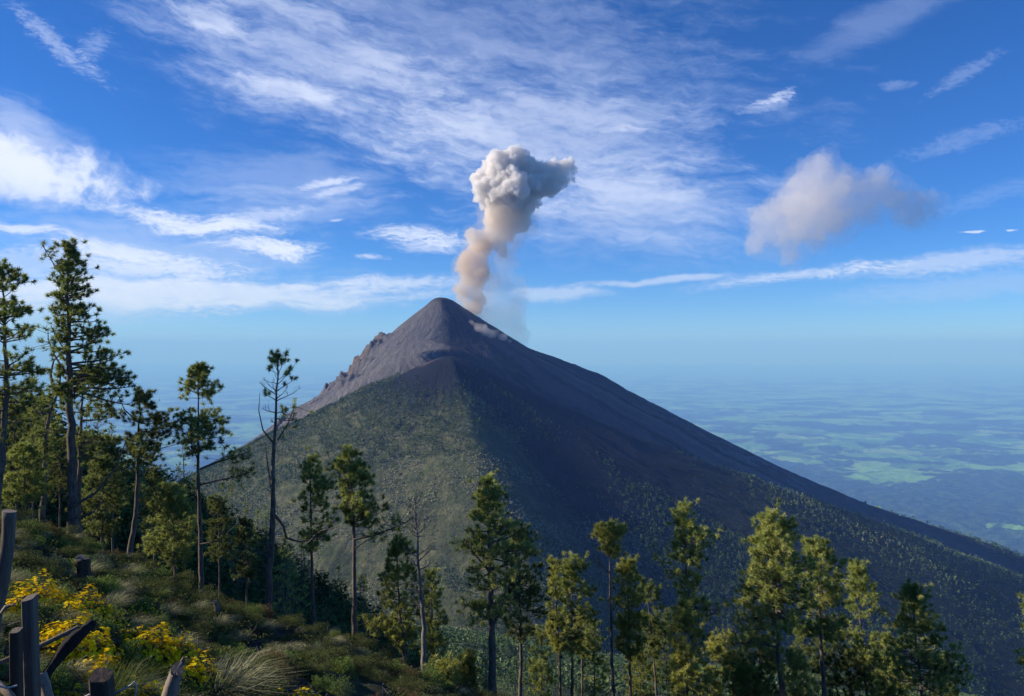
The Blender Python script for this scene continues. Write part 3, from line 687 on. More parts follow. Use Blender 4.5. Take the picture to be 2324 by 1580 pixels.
fg_pine('straight pine with a darker top and light lower crown among the slim centre trunks', 30, [(1298, 1600), (1298, 1480), (1298, 1370), (1294, 1262)],
        [(1262, 6, 8), (1300, 18, 36), (1350, 24, 56), (1400, 28, 60), (1440, 26, 44), (1480, 12, 16)], 5, 50, M_ND, tint=(.42, .22))
fg_pine('thin low-crowned pine with a scraggy stem behind the straight centre pine', 33, [(1322, 1600), (1320, 1500), (1318, 1390)],
        [(1390, 8, 10), (1420, 20, 34), (1460, 18, 28), (1500, 8, 12)], 5, 26, M_NY, tint=(.4, .2))
fg_pine('tall dark bare stem carrying a small parasol of yellowing needles', 27, [(1392, 1600), (1388, 1450), (1384, 1300), (1386, 1188)],
        [(1188, 10, 10), (1200, 36, 26), (1225, 30, 44), (1245, 14, 44), (1262, 4, 20)], 5.5, 34, M_NY, tint=(.42, .2), deadf=.12, lift=.5, bare=lambda z: .15,
        extra=[(2, [(1383, 1300), (1362, 1280), (1338, 1262)], 3.4, 0), (2, [(1362, 1280), (1355, 1262), (1362, 1240)], 2, 0), (2, [(1390, 1560), (1405, 1552), (1425, 1548)], 4, 0)])
fg_pine('bushy pine with golden-green upper crown behind the small parasol pine', 29, [(1432, 1600), (1430, 1480), (1426, 1400), (1424, 1272)],
        [(1272, 8, 10), (1300, 22, 30), (1330, 50, 44), (1370, 40, 50), (1420, 34, 48), (1470, 26, 38), (1500, 10, 12)], 5, 62, M_NY, tint=(.45, .2))
fg_pine('dim pine with a rounded olive crown behind the golden-green one', 32, [(1492, 1600), (1486, 1500), (1478, 1430), (1468, 1330)],
        [(1330, 8, 10), (1370, 22, 34), (1420, 26, 40), (1460, 18, 26), (1490, 8, 8)], 4.5, 42, M_NG, tint=(.7, .2))
fg_pine('leaning pine with club-shaped top tufts and gaps showing pale branches', 26, [(1590, 1600), (1572, 1450), (1558, 1300), (1550, 1158)],
        [(1158, 16, 18), (1180, 34, 36), (1205, 24, 26), (1240, 34, 62), (1280, 44, 42), (1330, 40, 46), (1370, 20, 56), (1410, 12, 44)], 7, 58, M_ND, tint=(.6, .22), bare=lambda z: .15, lift=.7,
        extra=[(.75, [(1555, 1300), (1515, 1295), (1488, 1262)], 3.5, 8), (.6, [(1565, 1400), (1600, 1395), (1628, 1365)], 3.5, 10), (.5, [(1558, 1270), (1590, 1245), (1610, 1220)], 3, 10)])
fg_pine('lower broad young pine in full light at the foot of the leaning one', 24, [(1560, 1620), (1558, 1540), (1552, 1372)],
        [(1372, 10, 12), (1410, 30, 30), (1470, 40, 46), (1530, 46, 52), (1580, 44, 50), (1610, 30, 30)], 6, 70, M_NY, tint=(.55, .2), bare=lambda z: .12)
fg_pine('biggest rounded pine right of centre, wide lit crown with a dark shaded side', 25, [(1778, 1620), (1770, 1500), (1762, 1380), (1745, 1172)],
        [(1172, 14, 16), (1200, 34, 36), (1240, 44, 66), (1270, 62, 74), (1310, 76, 76), (1350, 66, 74), (1400, 96, 70), (1440, 50, 40)], 11, 104, M_ND, tint=(.62, .2),
        extra=[(.3, [(1768, 1470), (1720, 1465), (1680, 1475)], 5, 26), (.4, [(1762, 1400), (1710, 1400), (1665, 1405)], 5, 30)])
fg_pine('dense shaded lower pine boughs spreading beneath the biggest rounded pine', 27, [(1738, 1620), (1730, 1560), (1715, 1440)],
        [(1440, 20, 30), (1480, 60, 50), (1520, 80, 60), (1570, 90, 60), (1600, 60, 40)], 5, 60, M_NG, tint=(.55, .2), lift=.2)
fg_pine('pine with a knobbly top and curved pale bough, behind the biggest rounded pine', 27, [(1872, 1620), (1862, 1450), (1856, 1350), (1852, 1226)],
        [(1226, 10, 12), (1260, 26, 36), (1300, 50, 60), (1350, 40, 76), (1400, 40, 70), (1440, 30, 50)], 8.5, 76, M_ND, tint=(.5, .25),
        extra=[(2, [(1858, 1400), (1885, 1420), (1925, 1408)], 4.5, 0)])
fg_pine('shaded pine with low dark boughs under the knobbly-topped pine', 29, [(1905, 1620), (1900, 1540), (1896, 1440)],
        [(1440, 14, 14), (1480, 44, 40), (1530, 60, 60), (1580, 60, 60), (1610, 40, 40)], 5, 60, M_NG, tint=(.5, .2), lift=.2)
fg_pine('narrow upright pine with a tapering lit crown, second from the open slope', 29, [(1968, 1620), (1960, 1480), (1952, 1400), (1944, 1286)],
        [(1286, 8, 10), (1320, 18, 34), (1370, 26, 42), (1410, 46, 60), (1450, 30, 44), (1510, 26, 40), (1570, 24, 34)], 6, 72, M_ND, tint=(.62, .2), bare=lambda z: .1)
fg_pine('outermost full pine beside the open shaded slope, spire top above ragged tiers', 27, [(2096, 1620), (2086, 1500), (2078, 1420), (2062, 1334)],
        [(1334, 6, 8), (1360, 20, 30), (1400, 40, 44), (1440, 60, 54), (1480, 70, 76), (1530, 86, 90), (1590, 84, 80)], 7, 96, M_ND, tint=(.55, .22), bare=lambda z: .08,
        extra=[(2, [(2084, 1470), (2060, 1450), (2040, 1440)], 3.5, 0), (2, [(2088, 1510), (2060, 1495), (2035, 1485)], 3.5, 0)])
fg_pine('pine outside the frame edge, one small tuft of needles showing over the dark slope', 24, [(2345, 1700), (2345, 1500), (2342, 1360)],
        [(1360, 14, 12), (1390, 24, 20), (1430, 12, 20), (1520, 10, 30)], 6, 20, M_ND, tint=(.55, .2))
fg_pine('small spindly pine between the leaning pine and the biggest rounded pine', 31, [(1668, 1620), (1662, 1540), (1655, 1432)],
        [(1432, 6, 8), (1470, 20, 24), (1520, 30, 30), (1580, 34, 34)], 4, 38, M_NY, tint=(.5, .2), bare=lambda z: .25)
fg_pine('brownish thin young pine at the frame bottom under the biggest rounded pine', 24, [(1812, 1640), (1812, 1580), (1810, 1495)],
        [(1495, 8, 10), (1530, 24, 20), (1580, 34, 30)], 3.5, 30, M_NY, tint=(.6, .2), deadf=.4, bare=lambda z: .3)
fg_pine('young pine filling the bottom gap beyond the outermost full pine', 29, [(2030, 1640), (2028, 1590), (2025, 1500)],
        [(1500, 8, 10), (1540, 34, 34), (1600, 40, 40)], 4, 40, M_ND, tint=(.5, .2))
fg_pine('bushy young pine on the hillside, full of pale green tufts, in front of dark forest', 31, [(400, 1290), (396, 1220), (384, 1112)],
        [(1112, 12, 12), (1140, 38, 26), (1180, 54, 50), (1220, 70, 66), (1250, 74, 60), (1272, 50, 40)], 5, 86, M_ND, tint=(.55, .2), lift=.6)
fg_pine('short leafy pine with a low wide crown behind the tallest pine', 33, [(232, 1230), (230, 1180), (228, 1050)],
        [(1050, 12, 16), (1100, 40, 50), (1150, 60, 50), (1200, 60, 44), (1230, 30, 30)], 5, 70, M_NG, tint=(.6, .22), lift=.5)
fg_pine('pale scrubby young pine low against the frame edge, under the cut-off crown', 27, [(58, 1160), (50, 1100), (52, 1020)],
        [(1020, 8, 12), (1050, 50, 50), (1080, 60, 36), (1110, 70, 50), (1140, 40, 50)], 4, 56, M_ND, tint=(.5, .2), lift=.5)
fg_pine('tiny round pine bush with fresh green tufts at the foot of the dead tree', 23, [(1013, 1545), (1012, 1520)], [(1500, 14, 14), (1520, 30, 30), (1540, 30, 26)], 3, 26, M_NY, tint=(.45, .12), nn=30)

for lb_, D_, tp, pr_, mt_, tn_ in [
    ('understorey pine between the dark tucked-in pine and the pale drooping one', 36, [(1232, 1640), (1228, 1560), (1226, 1440)], [(1440, 8, 10), (1480, 26, 26), (1540, 34, 30), (1590, 26, 26)], M_ND, .5),
    ('low full pine between the straight centre pine and the parasol pine', 37, [(1350, 1640), (1350, 1580), (1346, 1420)], [(1420, 8, 10), (1460, 28, 26), (1520, 34, 34), (1580, 28, 28)], M_ND, .45),
    ('low olive pine filling in below the golden-green bushy pine', 35, [(1456, 1640), (1454, 1580), (1450, 1470)], [(1470, 10, 12), (1510, 34, 36), (1570, 40, 40), (1610, 30, 30)], M_NY, .3),
    ('dark slim pine squeezed behind the olive-crowned pine', 38, [(1516, 1640), (1514, 1560), (1510, 1400)], [(1400, 6, 8), (1440, 18, 20), (1500, 26, 26), (1560, 24, 24)], M_NG, .6),
    ('pale half-bare small pine beside the foot of the leaning club-topped pine', 33, [(1626, 1640), (1626, 1560), (1622, 1452)], [(1452, 8, 10), (1490, 26, 24), (1550, 32, 28), (1600, 28, 24)], M_NY, .55),
    ('low young pine in front of the dense shaded boughs, warm green', 26, [(1700, 1640), (1698, 1600), (1696, 1520)], [(1520, 10, 12), (1555, 34, 34), (1600, 40, 40)], M_NY, .4),
    ('dim understorey pine between the biggest and the knobbly-topped pines', 34, [(1826, 1640), (1824, 1560), (1820, 1420)], [(1420, 10, 12), (1460, 30, 30), (1520, 40, 40), (1590, 36, 36)], M_NG, .7),
    ('low shaded pine between the narrow tapering pine and the outermost one', 34, [(2010, 1640), (2008, 1560), (2004, 1440)], [(1440, 8, 8), (1480, 20, 26), (1540, 34, 34), (1600, 34, 34)], M_ND, .35),
    ('small dark pine on the open-slope side of the outermost full pine', 33, [(2150, 1650), (2148, 1600), (2144, 1500)], [(1500, 8, 10), (1540, 26, 22), (1600, 34, 26)], M_NG, .6),
    ('tiny lit pine low at the frame bottom between pine trunks near the dead tree', 31, [(1062, 1620), (1060, 1570), (1058, 1490)], [(1490, 8, 10), (1520, 22, 24), (1560, 26, 26)], M_NY, .4)]:
    fg_pine(lb_, D_, tp, pr_, 4, 44, mt_, tint=(tn_, .2), bare=lambda z: .12, lift=.5)

for lb_, D_, tp, pr_, mt_, tn_ in [
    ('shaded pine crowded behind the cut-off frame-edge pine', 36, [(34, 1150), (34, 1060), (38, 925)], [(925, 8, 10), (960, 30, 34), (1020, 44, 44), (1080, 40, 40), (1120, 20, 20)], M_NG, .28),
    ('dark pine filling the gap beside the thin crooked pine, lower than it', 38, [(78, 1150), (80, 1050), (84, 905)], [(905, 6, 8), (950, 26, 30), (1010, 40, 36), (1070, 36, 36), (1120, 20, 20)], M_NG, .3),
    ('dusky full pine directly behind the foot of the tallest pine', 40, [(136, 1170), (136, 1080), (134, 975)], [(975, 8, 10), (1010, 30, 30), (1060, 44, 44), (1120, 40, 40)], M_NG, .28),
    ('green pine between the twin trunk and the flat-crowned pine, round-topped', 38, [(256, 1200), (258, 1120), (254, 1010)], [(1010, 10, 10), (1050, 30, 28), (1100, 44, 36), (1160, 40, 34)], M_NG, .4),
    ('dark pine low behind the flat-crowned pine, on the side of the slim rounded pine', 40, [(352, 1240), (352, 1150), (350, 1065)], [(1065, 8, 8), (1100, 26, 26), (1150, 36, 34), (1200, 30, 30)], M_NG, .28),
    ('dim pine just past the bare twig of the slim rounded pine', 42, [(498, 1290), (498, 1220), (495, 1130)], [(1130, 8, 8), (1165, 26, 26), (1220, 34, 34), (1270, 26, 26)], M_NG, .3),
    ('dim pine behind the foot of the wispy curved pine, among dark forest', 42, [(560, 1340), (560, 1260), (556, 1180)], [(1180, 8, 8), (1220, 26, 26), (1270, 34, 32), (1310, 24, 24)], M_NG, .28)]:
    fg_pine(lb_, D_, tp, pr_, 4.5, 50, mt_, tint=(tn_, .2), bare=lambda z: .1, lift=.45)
# ------------------------------------------------------------------ pines on the ravine side and in the valley: individuals made by copying
def hidden(P, Z, surfs):
    """is point P (n,3) hidden from the camera by height functions?"""
    out = np.zeros(len(P), bool)
    for t in np.linspace(.03, .985, 60):
        q = P*t
        for f in surfs:
            h = f(q[:, 0], q[:, 1]); out |= (q[:, 2] < h-.5)
    return out
def local_pine(name, rs, H, rad_, prof_rel, nl, L, wd, nn, mat, tint, **kw):
    rows = [(H*a, l, r) for a, l, r in prof_rel]
    ext = lambda z: (float(np.interp(z, [r[0] for r in rows], [r[1] for r in rows])), float(np.interp(z, [r[0] for r in rows], [r[2] for r in rows])))
    tr = [(0, 0, -.6), (rs.normal(0, .15), rs.normal(0, .15), H*.4), (rs.normal(0, .3), rs.normal(0, .3), H)]
    tb, nd = pine_geo(rs, tr, rad_, rows[0][0], H, ext, nl, L=L, wd=wd, nn=nn, tint=tint, **kw)
    return tb.mesh('trunk', kw.get('bark', M_BK) if False else M_BK), (mesh_np('crown', nd[0], nd[1], mat, False, nd[2]) if nd else None)
rs = np.random.RandomState(7)
MIDV = []
for i, (H, pr, mat, tint) in enumerate([
        (11, [(.42, .5, .7), (.55, 1.4, 1.9), (.75, 1.3, 1.6), (1, .3, .3)], M_NG, (.45, .25)), (13, [(.5, .5, .5), (.62, 1.3, 1.6), (.8, 1.1, 1.3), (1, .3, .3)], M_ND, (.35, .2)),
        (9, [(.2, .6, .7), (.4, 1.6, 1.8), (.7, 1.3, 1.2), (1, .25, .25)], M_ND, (.45, .25)), (10, [(.3, 1., .9), (.5, 1.7, 1.5), (.8, 1.0, 1.1), (1, .2, .2)], M_NG, (.6, .25)),
        (12, [(.55, .4, .6), (.7, 1.4, 1.5), (.9, 1.0, 1.0), (1, .4, .4)], M_NY, (.2, .2)), (7, [(.1, .8, .8), (.4, 1.5, 1.5), (.8, .8, .8), (1, .2, .2)], M_ND, (.5, .2))]):
    MIDV.append((H,)+local_pine('m', rs, H, .16, pr, 26, .42, .085, 9, mat, tint, ntuft=4, twig=.45))
tbd = []
for H in (9, 11):
    tb, _ = pine_geo(rs, [(0, 0, -.6), (.1, 0, H*.5), (.2, .2, H)], .16, H*.35, H, lambda z: (1.1, 1.1), 24, bare=lambda z: 2., twig=.5, lift=.8, tint=(.4, .1))
    tbd.append((H, tb.mesh('trunk', M_DW), None))
LM_FG = []
for o in COL.objects:
    if o.get('category') == 'pine tree' and o.parent is None: pass
def scatter_trees(n, zf, xr, yr, surfs, name, labels, group, minpx, seed, pref=None, dead=.08, smin=.75, smax=1.15, prob=None, inframe=9):
    rs = np.random.RandomState(seed); got = 0; tries = 0
    K = 9000
    y = rs.uniform(yr[0], yr[1], K); u = rs.uniform(xr[0], xr[1], K); x = u*y; z = zf(x, y)
    top = np.stack([x, y, z+9], 1); hid = hidden(top, None, surfs)
    taken = []; made = []
    for i in range(K):
        if hid[i] or got >= n or -z[i]/y[i] > inframe: continue
        if prob is not None and rs.random() > prob(x[i], y[i]): continue
        if any((x[i]-a)**2+(y[i]-b)**2 < minpx**2 for a, b in taken): continue
        taken.append((x[i], y[i])); got += 1
        isd = rs.random() < dead
        H, tm, cm = (tbd[rs.randint(2)] if isd else MIDV[rs.randint(len(MIDV))] if pref is None else MIDV[pref[rs.randint(len(pref))]])
        r = empty('dead_tree' if isd else name, (x[i], y[i], z[i]), label=labels[1] if isd else labels[0], cat='dead tree' if isd else 'pine tree', group='bare trunks among the '+group if isd else group)
        s_ = rs.uniform(smin, smax); r.scale = (s_, s_, s_*rs.uniform(.9, 1.1)); r.rotation_euler = (0, 0, rs.uniform(0, 6.28))
        link('trunk', tm, r); k = FP/y[i]; made.append((r, 1162+x[i]*k, 790-(z[i]+H*s_)*k, isd))
        if cm: link('crown', cm, r)
    return made
t1 = scatter_trees(126, z_hill, (-.72, .02), (62, 250), (z_near,), 'pine_tree', ('pine in the dark forest on the shaded ravine side below the hilltop', 'bare dead trunk standing in the dark forest on the ravine side'),
                   'pines on the shaded ravine side', 3.6, 11, dead=.05)
t2 = scatter_trees(108, z_valley, (-.25, .66), (430, 1050), (z_hill,), 'pine_tree', ('distant pine in the valley forest at the foot of the volcano', 'pale bare trunk in the valley forest at the foot of the volcano'),
                   'pines in the valley forest', 9, 12, dead=.14, smin=1.0, smax=1.5, inframe=.475)

# ------------------------------------------------------------------ far vegetation: nobody could count it
def mat_far(name, stops):
    m, q = mat_new(name); at = q.n('ShaderNodeAttribute', attribute_name='tint').outputs['Fac']
    d = q.n('ShaderNodeBsdfDiffuse', {0: q.ramp(at, stops)}); q.n('ShaderNodeOutputMaterial', {0: d.outputs[0]}); return m
def tuft_field(name, X, Y, Z, Hh, Wd, T, mat, seed, ntri=12, conic=.55, lean=0, tri=.36):
    rs = np.random.RandomState(seed); n = len(X)
    h = rs.uniform(.05, 1, (n, ntri)); wdt = Wd[:, None]*(1-conic*h)*.5
    a = rs.uniform(0, 6.28, (n, ntri)); rr = wdt*np.sqrt(rs.uniform(.05, 1, (n, ntri)))
    cx = X[:, None]+rr*np.cos(a); cy_ = Y[:, None]+rr*np.sin(a); cz = Z[:, None]+h*Hh[:, None]
    C = np.stack([cx, cy_, cz], -1).reshape(-1, 3)
    sz = np.repeat((Wd*tri), ntri)*rs.uniform(.6, 1.25, n*ntri)
    tr_ = rs.normal(size=(n*ntri, 3, 3)); tr_ /= np.linalg.norm(tr_, axis=2)[..., None]; tr_[:, :, 2] *= .8
    V = (C[:, None, :]+tr_*sz[:, None, None]).reshape(-1, 3)
    t = np.repeat(np.repeat(T, ntri)+rs.normal(0, .06, n*ntri), 3)
    o = link(name, mesh_np(name, V, np.arange(len(V)).reshape(-1, 3), mat, False, t)); return o
def cone_pts(n, r0, r1, p0, p1, seed, power=1.0):
    rs = np.random.RandomState(seed); u_ = rs.uniform(0, 1, n)**power; r = np.sqrt(r0*r0+(r1*r1-r0*r0)*u_); ph = np.radians(rs.uniform(p0, p1, n))
    x = CN[0]+r*np.sin(ph); y = CN[1]-r*np.cos(ph); return x, y, r, np.degrees(ph), rs
M_FB = mat_far('brush_far', [(0, (.030, .042, .02)), (.4, (.15, .165, .075)), (.75, (.34, .33, .17)), (1, (.42, .39, .24))])
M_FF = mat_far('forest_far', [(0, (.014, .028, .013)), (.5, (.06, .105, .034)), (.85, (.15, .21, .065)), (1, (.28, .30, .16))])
# pale brush over the lit face
x, y, r, ph, rs = cone_pts(90000, 120, 1250, -100, 42, 21)
w = fbm(x*.012, y*.012, 201, 4); edge = 210+120*fbm(ph*.15, ph*0, 202, 3)
keep = (r > edge*rs.uniform(.7, 1.1, len(r))) & (rs.uniform(0, 1, len(r)) < .42+w)
x, y, r, ph, w = x[keep], y[keep], r[keep], ph[keep], w[keep]; z = z_nearcone(x, y)
sz = rs.uniform(1.4, 3.6, len(x))*(1+.6*sst(w, 0, .4))
o = tuft_field('brush', x, y, z-.3, sz*.8, sz*1.15, np.clip(.60+.7*w+rs.normal(0, .10, len(x)), 0, .9), M_FB, 22, 7, .2); tag(o, kind='stuff')
# conifers: dense on the sunward shoulder, in drifts elsewhere, and all over the shaded foot
x, y, r, ph, rs = cone_pts(72000, 90, 1300, -105, 60, 23)
d = fbm(x*.006, y*.006, 211, 4)
dens = sst(-ph+d*45, 34, 58)*sst(r, 110, 190)+.75*sst(d, .10, .26)*sst(r, 150, 260)+.35*sst(r, 120, 200)*(1-sst(r, 300, 420))+.85*sst(ph+25*d, 12, 34)*sst(r+200*d, 520, 760)+.6*sst(r, 850, 1050)+.04
keep = rs.uniform(0, 1, len(r)) < dens
x, y, r, ph = x[keep], y[keep], r[keep], ph[keep]; z = z_nearcone(x, y); sz = rs.uniform(6, 12, len(x))
o = tuft_field('forest', x, y, z-.5, sz, sz*.55, np.clip(.55+.25*fbm(x*.01, y*.01, 5, 3)+rs.normal(0, .13, len(x)), 0, .85), M_FF, 24, 11, .5); tag(o, kind='stuff')
# shaded side tinted darker, its crest trees tinted paler to look sunlit
x, y, r, ph, rs = cone_pts(80000, 500, 3600, 38, 104, 25, .8)
d = fbm(x*.004, y*.004, 221, 4); keep = (rs.uniform(0, 1, len(r)) < .35+.5*sst(r+500*d, 700, 1200)) & (r > 640+260*d)
x, y, r, ph = x[keep], y[keep], r[keep], ph[keep]; z = z_nearcone(x, y); sz = rs.uniform(6, 13, len(x))*(1+.4*sst(r, 1500, 3000))
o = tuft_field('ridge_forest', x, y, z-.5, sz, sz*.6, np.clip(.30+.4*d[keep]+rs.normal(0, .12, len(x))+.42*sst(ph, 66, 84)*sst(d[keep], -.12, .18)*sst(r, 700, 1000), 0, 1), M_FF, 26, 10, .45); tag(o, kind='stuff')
# valley forest between here and there, and the thick of the ravine-side wood
for nm_, yr, n, nt, sd_ in (('valley_forest', (640, 1500), 40000, 14, 28), ('valley_woodland', (400, 1000), 6500, 46, 32), ('valley_undergrowth', (380, 1000), 14000, 16, 36)):
    rs = np.random.RandomState(sd_-1); y = rs.uniform(yr[0], yr[1], n); u_ = rs.uniform(-.45, .75, n); x = u_*y
    z = z_valley(x, y); keep = (z > z_nearcone(x, y)-3) | (y < 900); x, y, z = x[keep], y[keep], z[keep]
    d = fbm(x*.008, y*.008, 231, 4); keep = rs.uniform(0, 1, len(x)) < .55+1.0*d; x, y, z, d = x[keep], y[keep], z[keep], d[keep]
    sz = rs.uniform(6, 12, len(x)) if nt == 14 else rs.uniform(5, 11, len(x)) if nt > 20 else rs.uniform(1., 3, len(x))
    o = tuft_field(nm_, x, y, z-.5 if nt < 20 else z+.12*sz, sz, sz*(.5 if nt < 20 else .34)*(2. if nt == 16 else 1), np.clip(.6+.3*d+rs.normal(0, .16, len(x)), 0, 1), M_FF, sd_, nt, .45, tri=.36 if nt == 14 else .17 if nt > 20 else .2); tag(o, kind='stuff')
rs = np.random.RandomState(33); n = 2600; y = rs.uniform(60, 330, n); x = rs.uniform(-.75, .0, n)*y; z = z_hill(x, y)
keep = (rs.uniform(0, 1, n) < .8); x, y, z = x[keep], y[keep], z[keep]; sz = rs.uniform(1.5, 6.5, len(x))
o = tuft_field('ravine_undergrowth', x, y, z-.3, sz, sz*.9, np.clip(rs.normal(.4, .15, len(x)), 0, 1), M_FF, 34, 150, .4, tri=.10); tag(o, kind='stuff')
# far flank of the volcano and the lowland edge
rs = np.random.RandomState(29); n = 30000; rr_ = rs.uniform(1500, 5200, n); ph = np.radians(rs.uniform(70, 110, n)); x = CM[0]+rr_*np.sin(ph); y = CM[1]-rr_*np.cos(ph)
d = fbm(x*.003, y*.003, 241, 3); keep = rs.uniform(0, 1, n) < sst(rr_+600*d, 1700, 2300); x, y = x[keep], y[keep]; z = z_main(x, y); sz = rs.uniform(12, 22, len(x))
o = tuft_field('flank_forest', x, y, z-1, sz, sz*.9, np.clip(rs.normal(.45, .18, len(x)), 0, 1), M_FF, 30, 6, .4); tag(o, kind='stuff')
# ------------------------------------------------------------------ plants on the near hillside
def ray_ground(px, py, far=34.):
    u, v = (px-1162)/FP, (py-790)/FP
    t = np.concatenate([np.linspace(2.2, 8, 260), np.linspace(8.05, far, 420)]); x = u*t; z = -v*t
    h = z_near(x, t); i = np.argmax(z < h)
    if z[i] >= h[i]: return None
    return float(x[i]), float(t[i]), float(h[i])
def mat_leaf(name, stops, tr=.3, trc=(.2, .25, .05)):
    m, q = mat_new(name); at = q.n('ShaderNodeAttribute', attribute_name='tint').outputs['Fac']
    col = q.ramp(at, stops); d = q.n('ShaderNodeBsdfDiffuse', {0: col}); t = q.n('ShaderNodeBsdfTranslucent', {0: q.mix(.3, col, trc)})
    mx = q.n('ShaderNodeMixShader', {0: tr, 1: d.outputs[0], 2: t.outputs[0]}); q.n('ShaderNodeOutputMaterial', {0: mx.outputs[0]}); return m
M_GR = mat_leaf('dry_grass', [(0, (.10, .105, .05)), (.5, (.32, .31, .16)), (1, (.72, .67, .44))], .3, (.4, .38, .2))
M_GG = mat_leaf('green_grass', [(0, (.04, .06, .02)), (.5, (.12, .15, .05)), (1, (.30, .30, .12))])
M_S1 = mat_leaf('leaf_bright', [(0, (.05, .08, .02)), (.5, (.16, .23, .06)), (1, (.36, .42, .13))])
M_S2 = mat_leaf('leaf_olive', [(0, (.03, .036, .015)), (.5, (.09, .105, .04)), (1, (.24, .23, .09))])
M_S3 = mat_leaf('leaf_brown', [(0, (.05, .03, .018)), (.5, (.16, .095, .05)), (1, (.33, .22, .11))])
M_S4 = mat_leaf('leaf_grey', [(0, (.05, .06, .04)), (.5, (.15, .17, .11)), (1, (.32, .34, .24))])
M_YF = mat_leaf('yellow_petals', [(0, (.85, .46, .01)), (.5, (1., .70, .012)), (1, (1., .86, .03))], .25, (.9, .6, .02))
M_RF = mat_leaf('red_petals', [(0, (.45, .06, .04)), (1, (.7, .14, .09))], .2, (.7, .1, .05))
def blades(rs, n, R, Hh, w, lean=(.25, 0), droop=1.):
    a = rs.uniform(0, 6.28, n); r = R*.35*np.sqrt(rs.uniform(0, 1, n)); out = rs.uniform(.15, 1., n)*R
    b = np.stack([r*np.cos(a), r*np.sin(a), np.zeros(n)], 1); a2 = a+rs.normal(0, .5, n)
    d = np.stack([out*np.cos(a2), out*np.sin(a2), np.zeros(n)], 1)
    h = Hh*rs.uniform(.55, 1.1, n)*(1-.35*(out/R)); L_ = np.array([lean[0], lean[1], 0])*Hh
    sd = np.stack([-np.sin(a2), np.cos(a2), np.zeros(n)], 1); tw = rs.normal(0, .6, (n, 1)); sd = sd+np.stack([np.cos(a2), np.sin(a2), np.zeros(n)], 1)*tw; sd /= np.linalg.norm(sd, axis=1)[:, None]
    pts = []
    for t in (0, .4, .75, 1.):
        p = b+d*(t**1.6)+L_*t*t; p[:, 2] = h*(t*1.25-.42*droop*t**3); pts.append((p, w*(1-t)*.9+w*.08))
    V = np.stack([q_ for p, ww in pts for q_ in (p-sd*ww*.5, p+sd*ww*.5)], 1).reshape(-1, 3)
    base = (np.arange(n)*8)[:, None]; F = np.concatenate([base+np.array([0, 1, 3, 2]), base+np.array([2, 3, 5, 4]), base+np.array([4, 5, 7, 6])])
    T = np.repeat(np.clip(rs.normal(.5, .22, n), 0, 1), 8)
    return V, F, T
def leaves(rs, n, R, Hh, ls, shape=2., fine=False, hollow=.45):
    v = rs.normal(size=(n, 3)); v /= np.linalg.norm(v, axis=1)[:, None]; v[:, 2] = np.abs(v[:, 2])
    k = rs.uniform(hollow, 1.05, n)**.6; lump = 1+.30*np.sin(v[:, 0]*5.1+1)*np.sin(v[:, 1]*4.3+2)+.16*np.sin(v[:, 0]*11)*np.sin(v[:, 2]*9+v[:, 1]*10)
    C = v*np.stack([np.full(n, R), np.full(n, R), np.full(n, Hh)], 1)*(k*lump)[:, None]
    d = v+rs.normal(0, .7, (n, 3)); d[:, 2] += .5; d /= np.linalg.norm(d, axis=1)[:, None]
    s_ = np.cross(d, rs.normal(size=(n, 3))); s_ /= np.linalg.norm(s_, axis=1)[:, None]
    L_ = ls*rs.uniform(.6, 1.3, (n, 1)); w = L_*(.14 if fine else .42)
    V = np.stack([C, C+d*L_*.5+s_*w, C+d*L_, C+d*L_*.5-s_*w], 1).reshape(-1, 3)
    F = np.arange(n*4).reshape(-1, 4); T = np.repeat(np.clip(.5+rs.normal(.0, .22, n), 0, 1), 4)
    return V, F, T
def blossoms(rs, n, R, Hh, s, cover=.15):
    v = rs.normal(size=(n*3, 3)); v /= np.linalg.norm(v, axis=1)[:, None]; v = v[v[:, 2] > cover][:n]; n = len(v)
    lump = 1+.30*np.sin(v[:, 0]*5.1+1)*np.sin(v[:, 1]*4.3+2)+.16*np.sin(v[:, 0]*11)*np.sin(v[:, 2]*9+v[:, 1]*10)
    C = v*np.array([R, R, Hh])*(lump*rs.uniform(.98, 1.14, n))[:, None]
    nr = v+rs.normal(0, .35, (n, 3)); nr[:, 2] += .6; nr /= np.linalg.norm(nr, axis=1)[:, None]
    a = np.cross(nr, [.3, .9, .1]); a /= np.linalg.norm(a, axis=1)[:, None]; b = np.cross(nr, a)
    Vs, Fs, Ts = [], [], []; T0 = np.clip(rs.normal(.5, .25, n), 0, 1); off = 0
    sz = (s*rs.uniform(.65, 1.25, n))[:, None]
    for j in range(6):                                  # six petals and a raised disc
        th = j*PI/3; p = np.cos(th)*a+np.sin(th)*b; t_ = -np.sin(th)*a+np.cos(th)*b
        V = np.stack([C, C+p*sz*.6+t_*sz*.34+nr*sz*.15, C+p*sz+nr*sz*.1, C+p*sz*.6-t_*sz*.34+nr*sz*.15], 1).reshape(-1, 3)
        Vs.append(V); Fs.append(np.arange(n*4).reshape(-1, 4)+off); off += n*4; Ts.append(np.repeat(T0+.1, 4))
    V = np.stack([C+nr*sz*.2+(np.cos(t_)*a+np.sin(t_)*b)*sz*.3 for t_ in (0, PI/2, PI, 3*PI/2)], 1).reshape(-1, 3)
    Vs.append(V); Fs.append(np.arange(n*4).reshape(-1, 4)+off); Ts.append(np.repeat(T0*.3, 4))
    return np.concatenate(Vs), np.concatenate(Fs), np.concatenate(Ts)
def twigs(rs, n, R, Hh, r0=.004):
    tb = Tubes()
    for _ in range(n):
        a = rs.uniform(0, 6.28); q_ = rs.uniform(.2, .95); e = np.array([R*q_*math.cos(a), R*q_*math.sin(a), Hh*math.sqrt(max(0, 1-q_*q_))*.95])
        tb.add([(0, 0, -.06), e*.5+rs.normal(0, .03, 3), e], [r0*1.6, r0, r0*.4], 3)
    return tb
rs = np.random.RandomState(40)
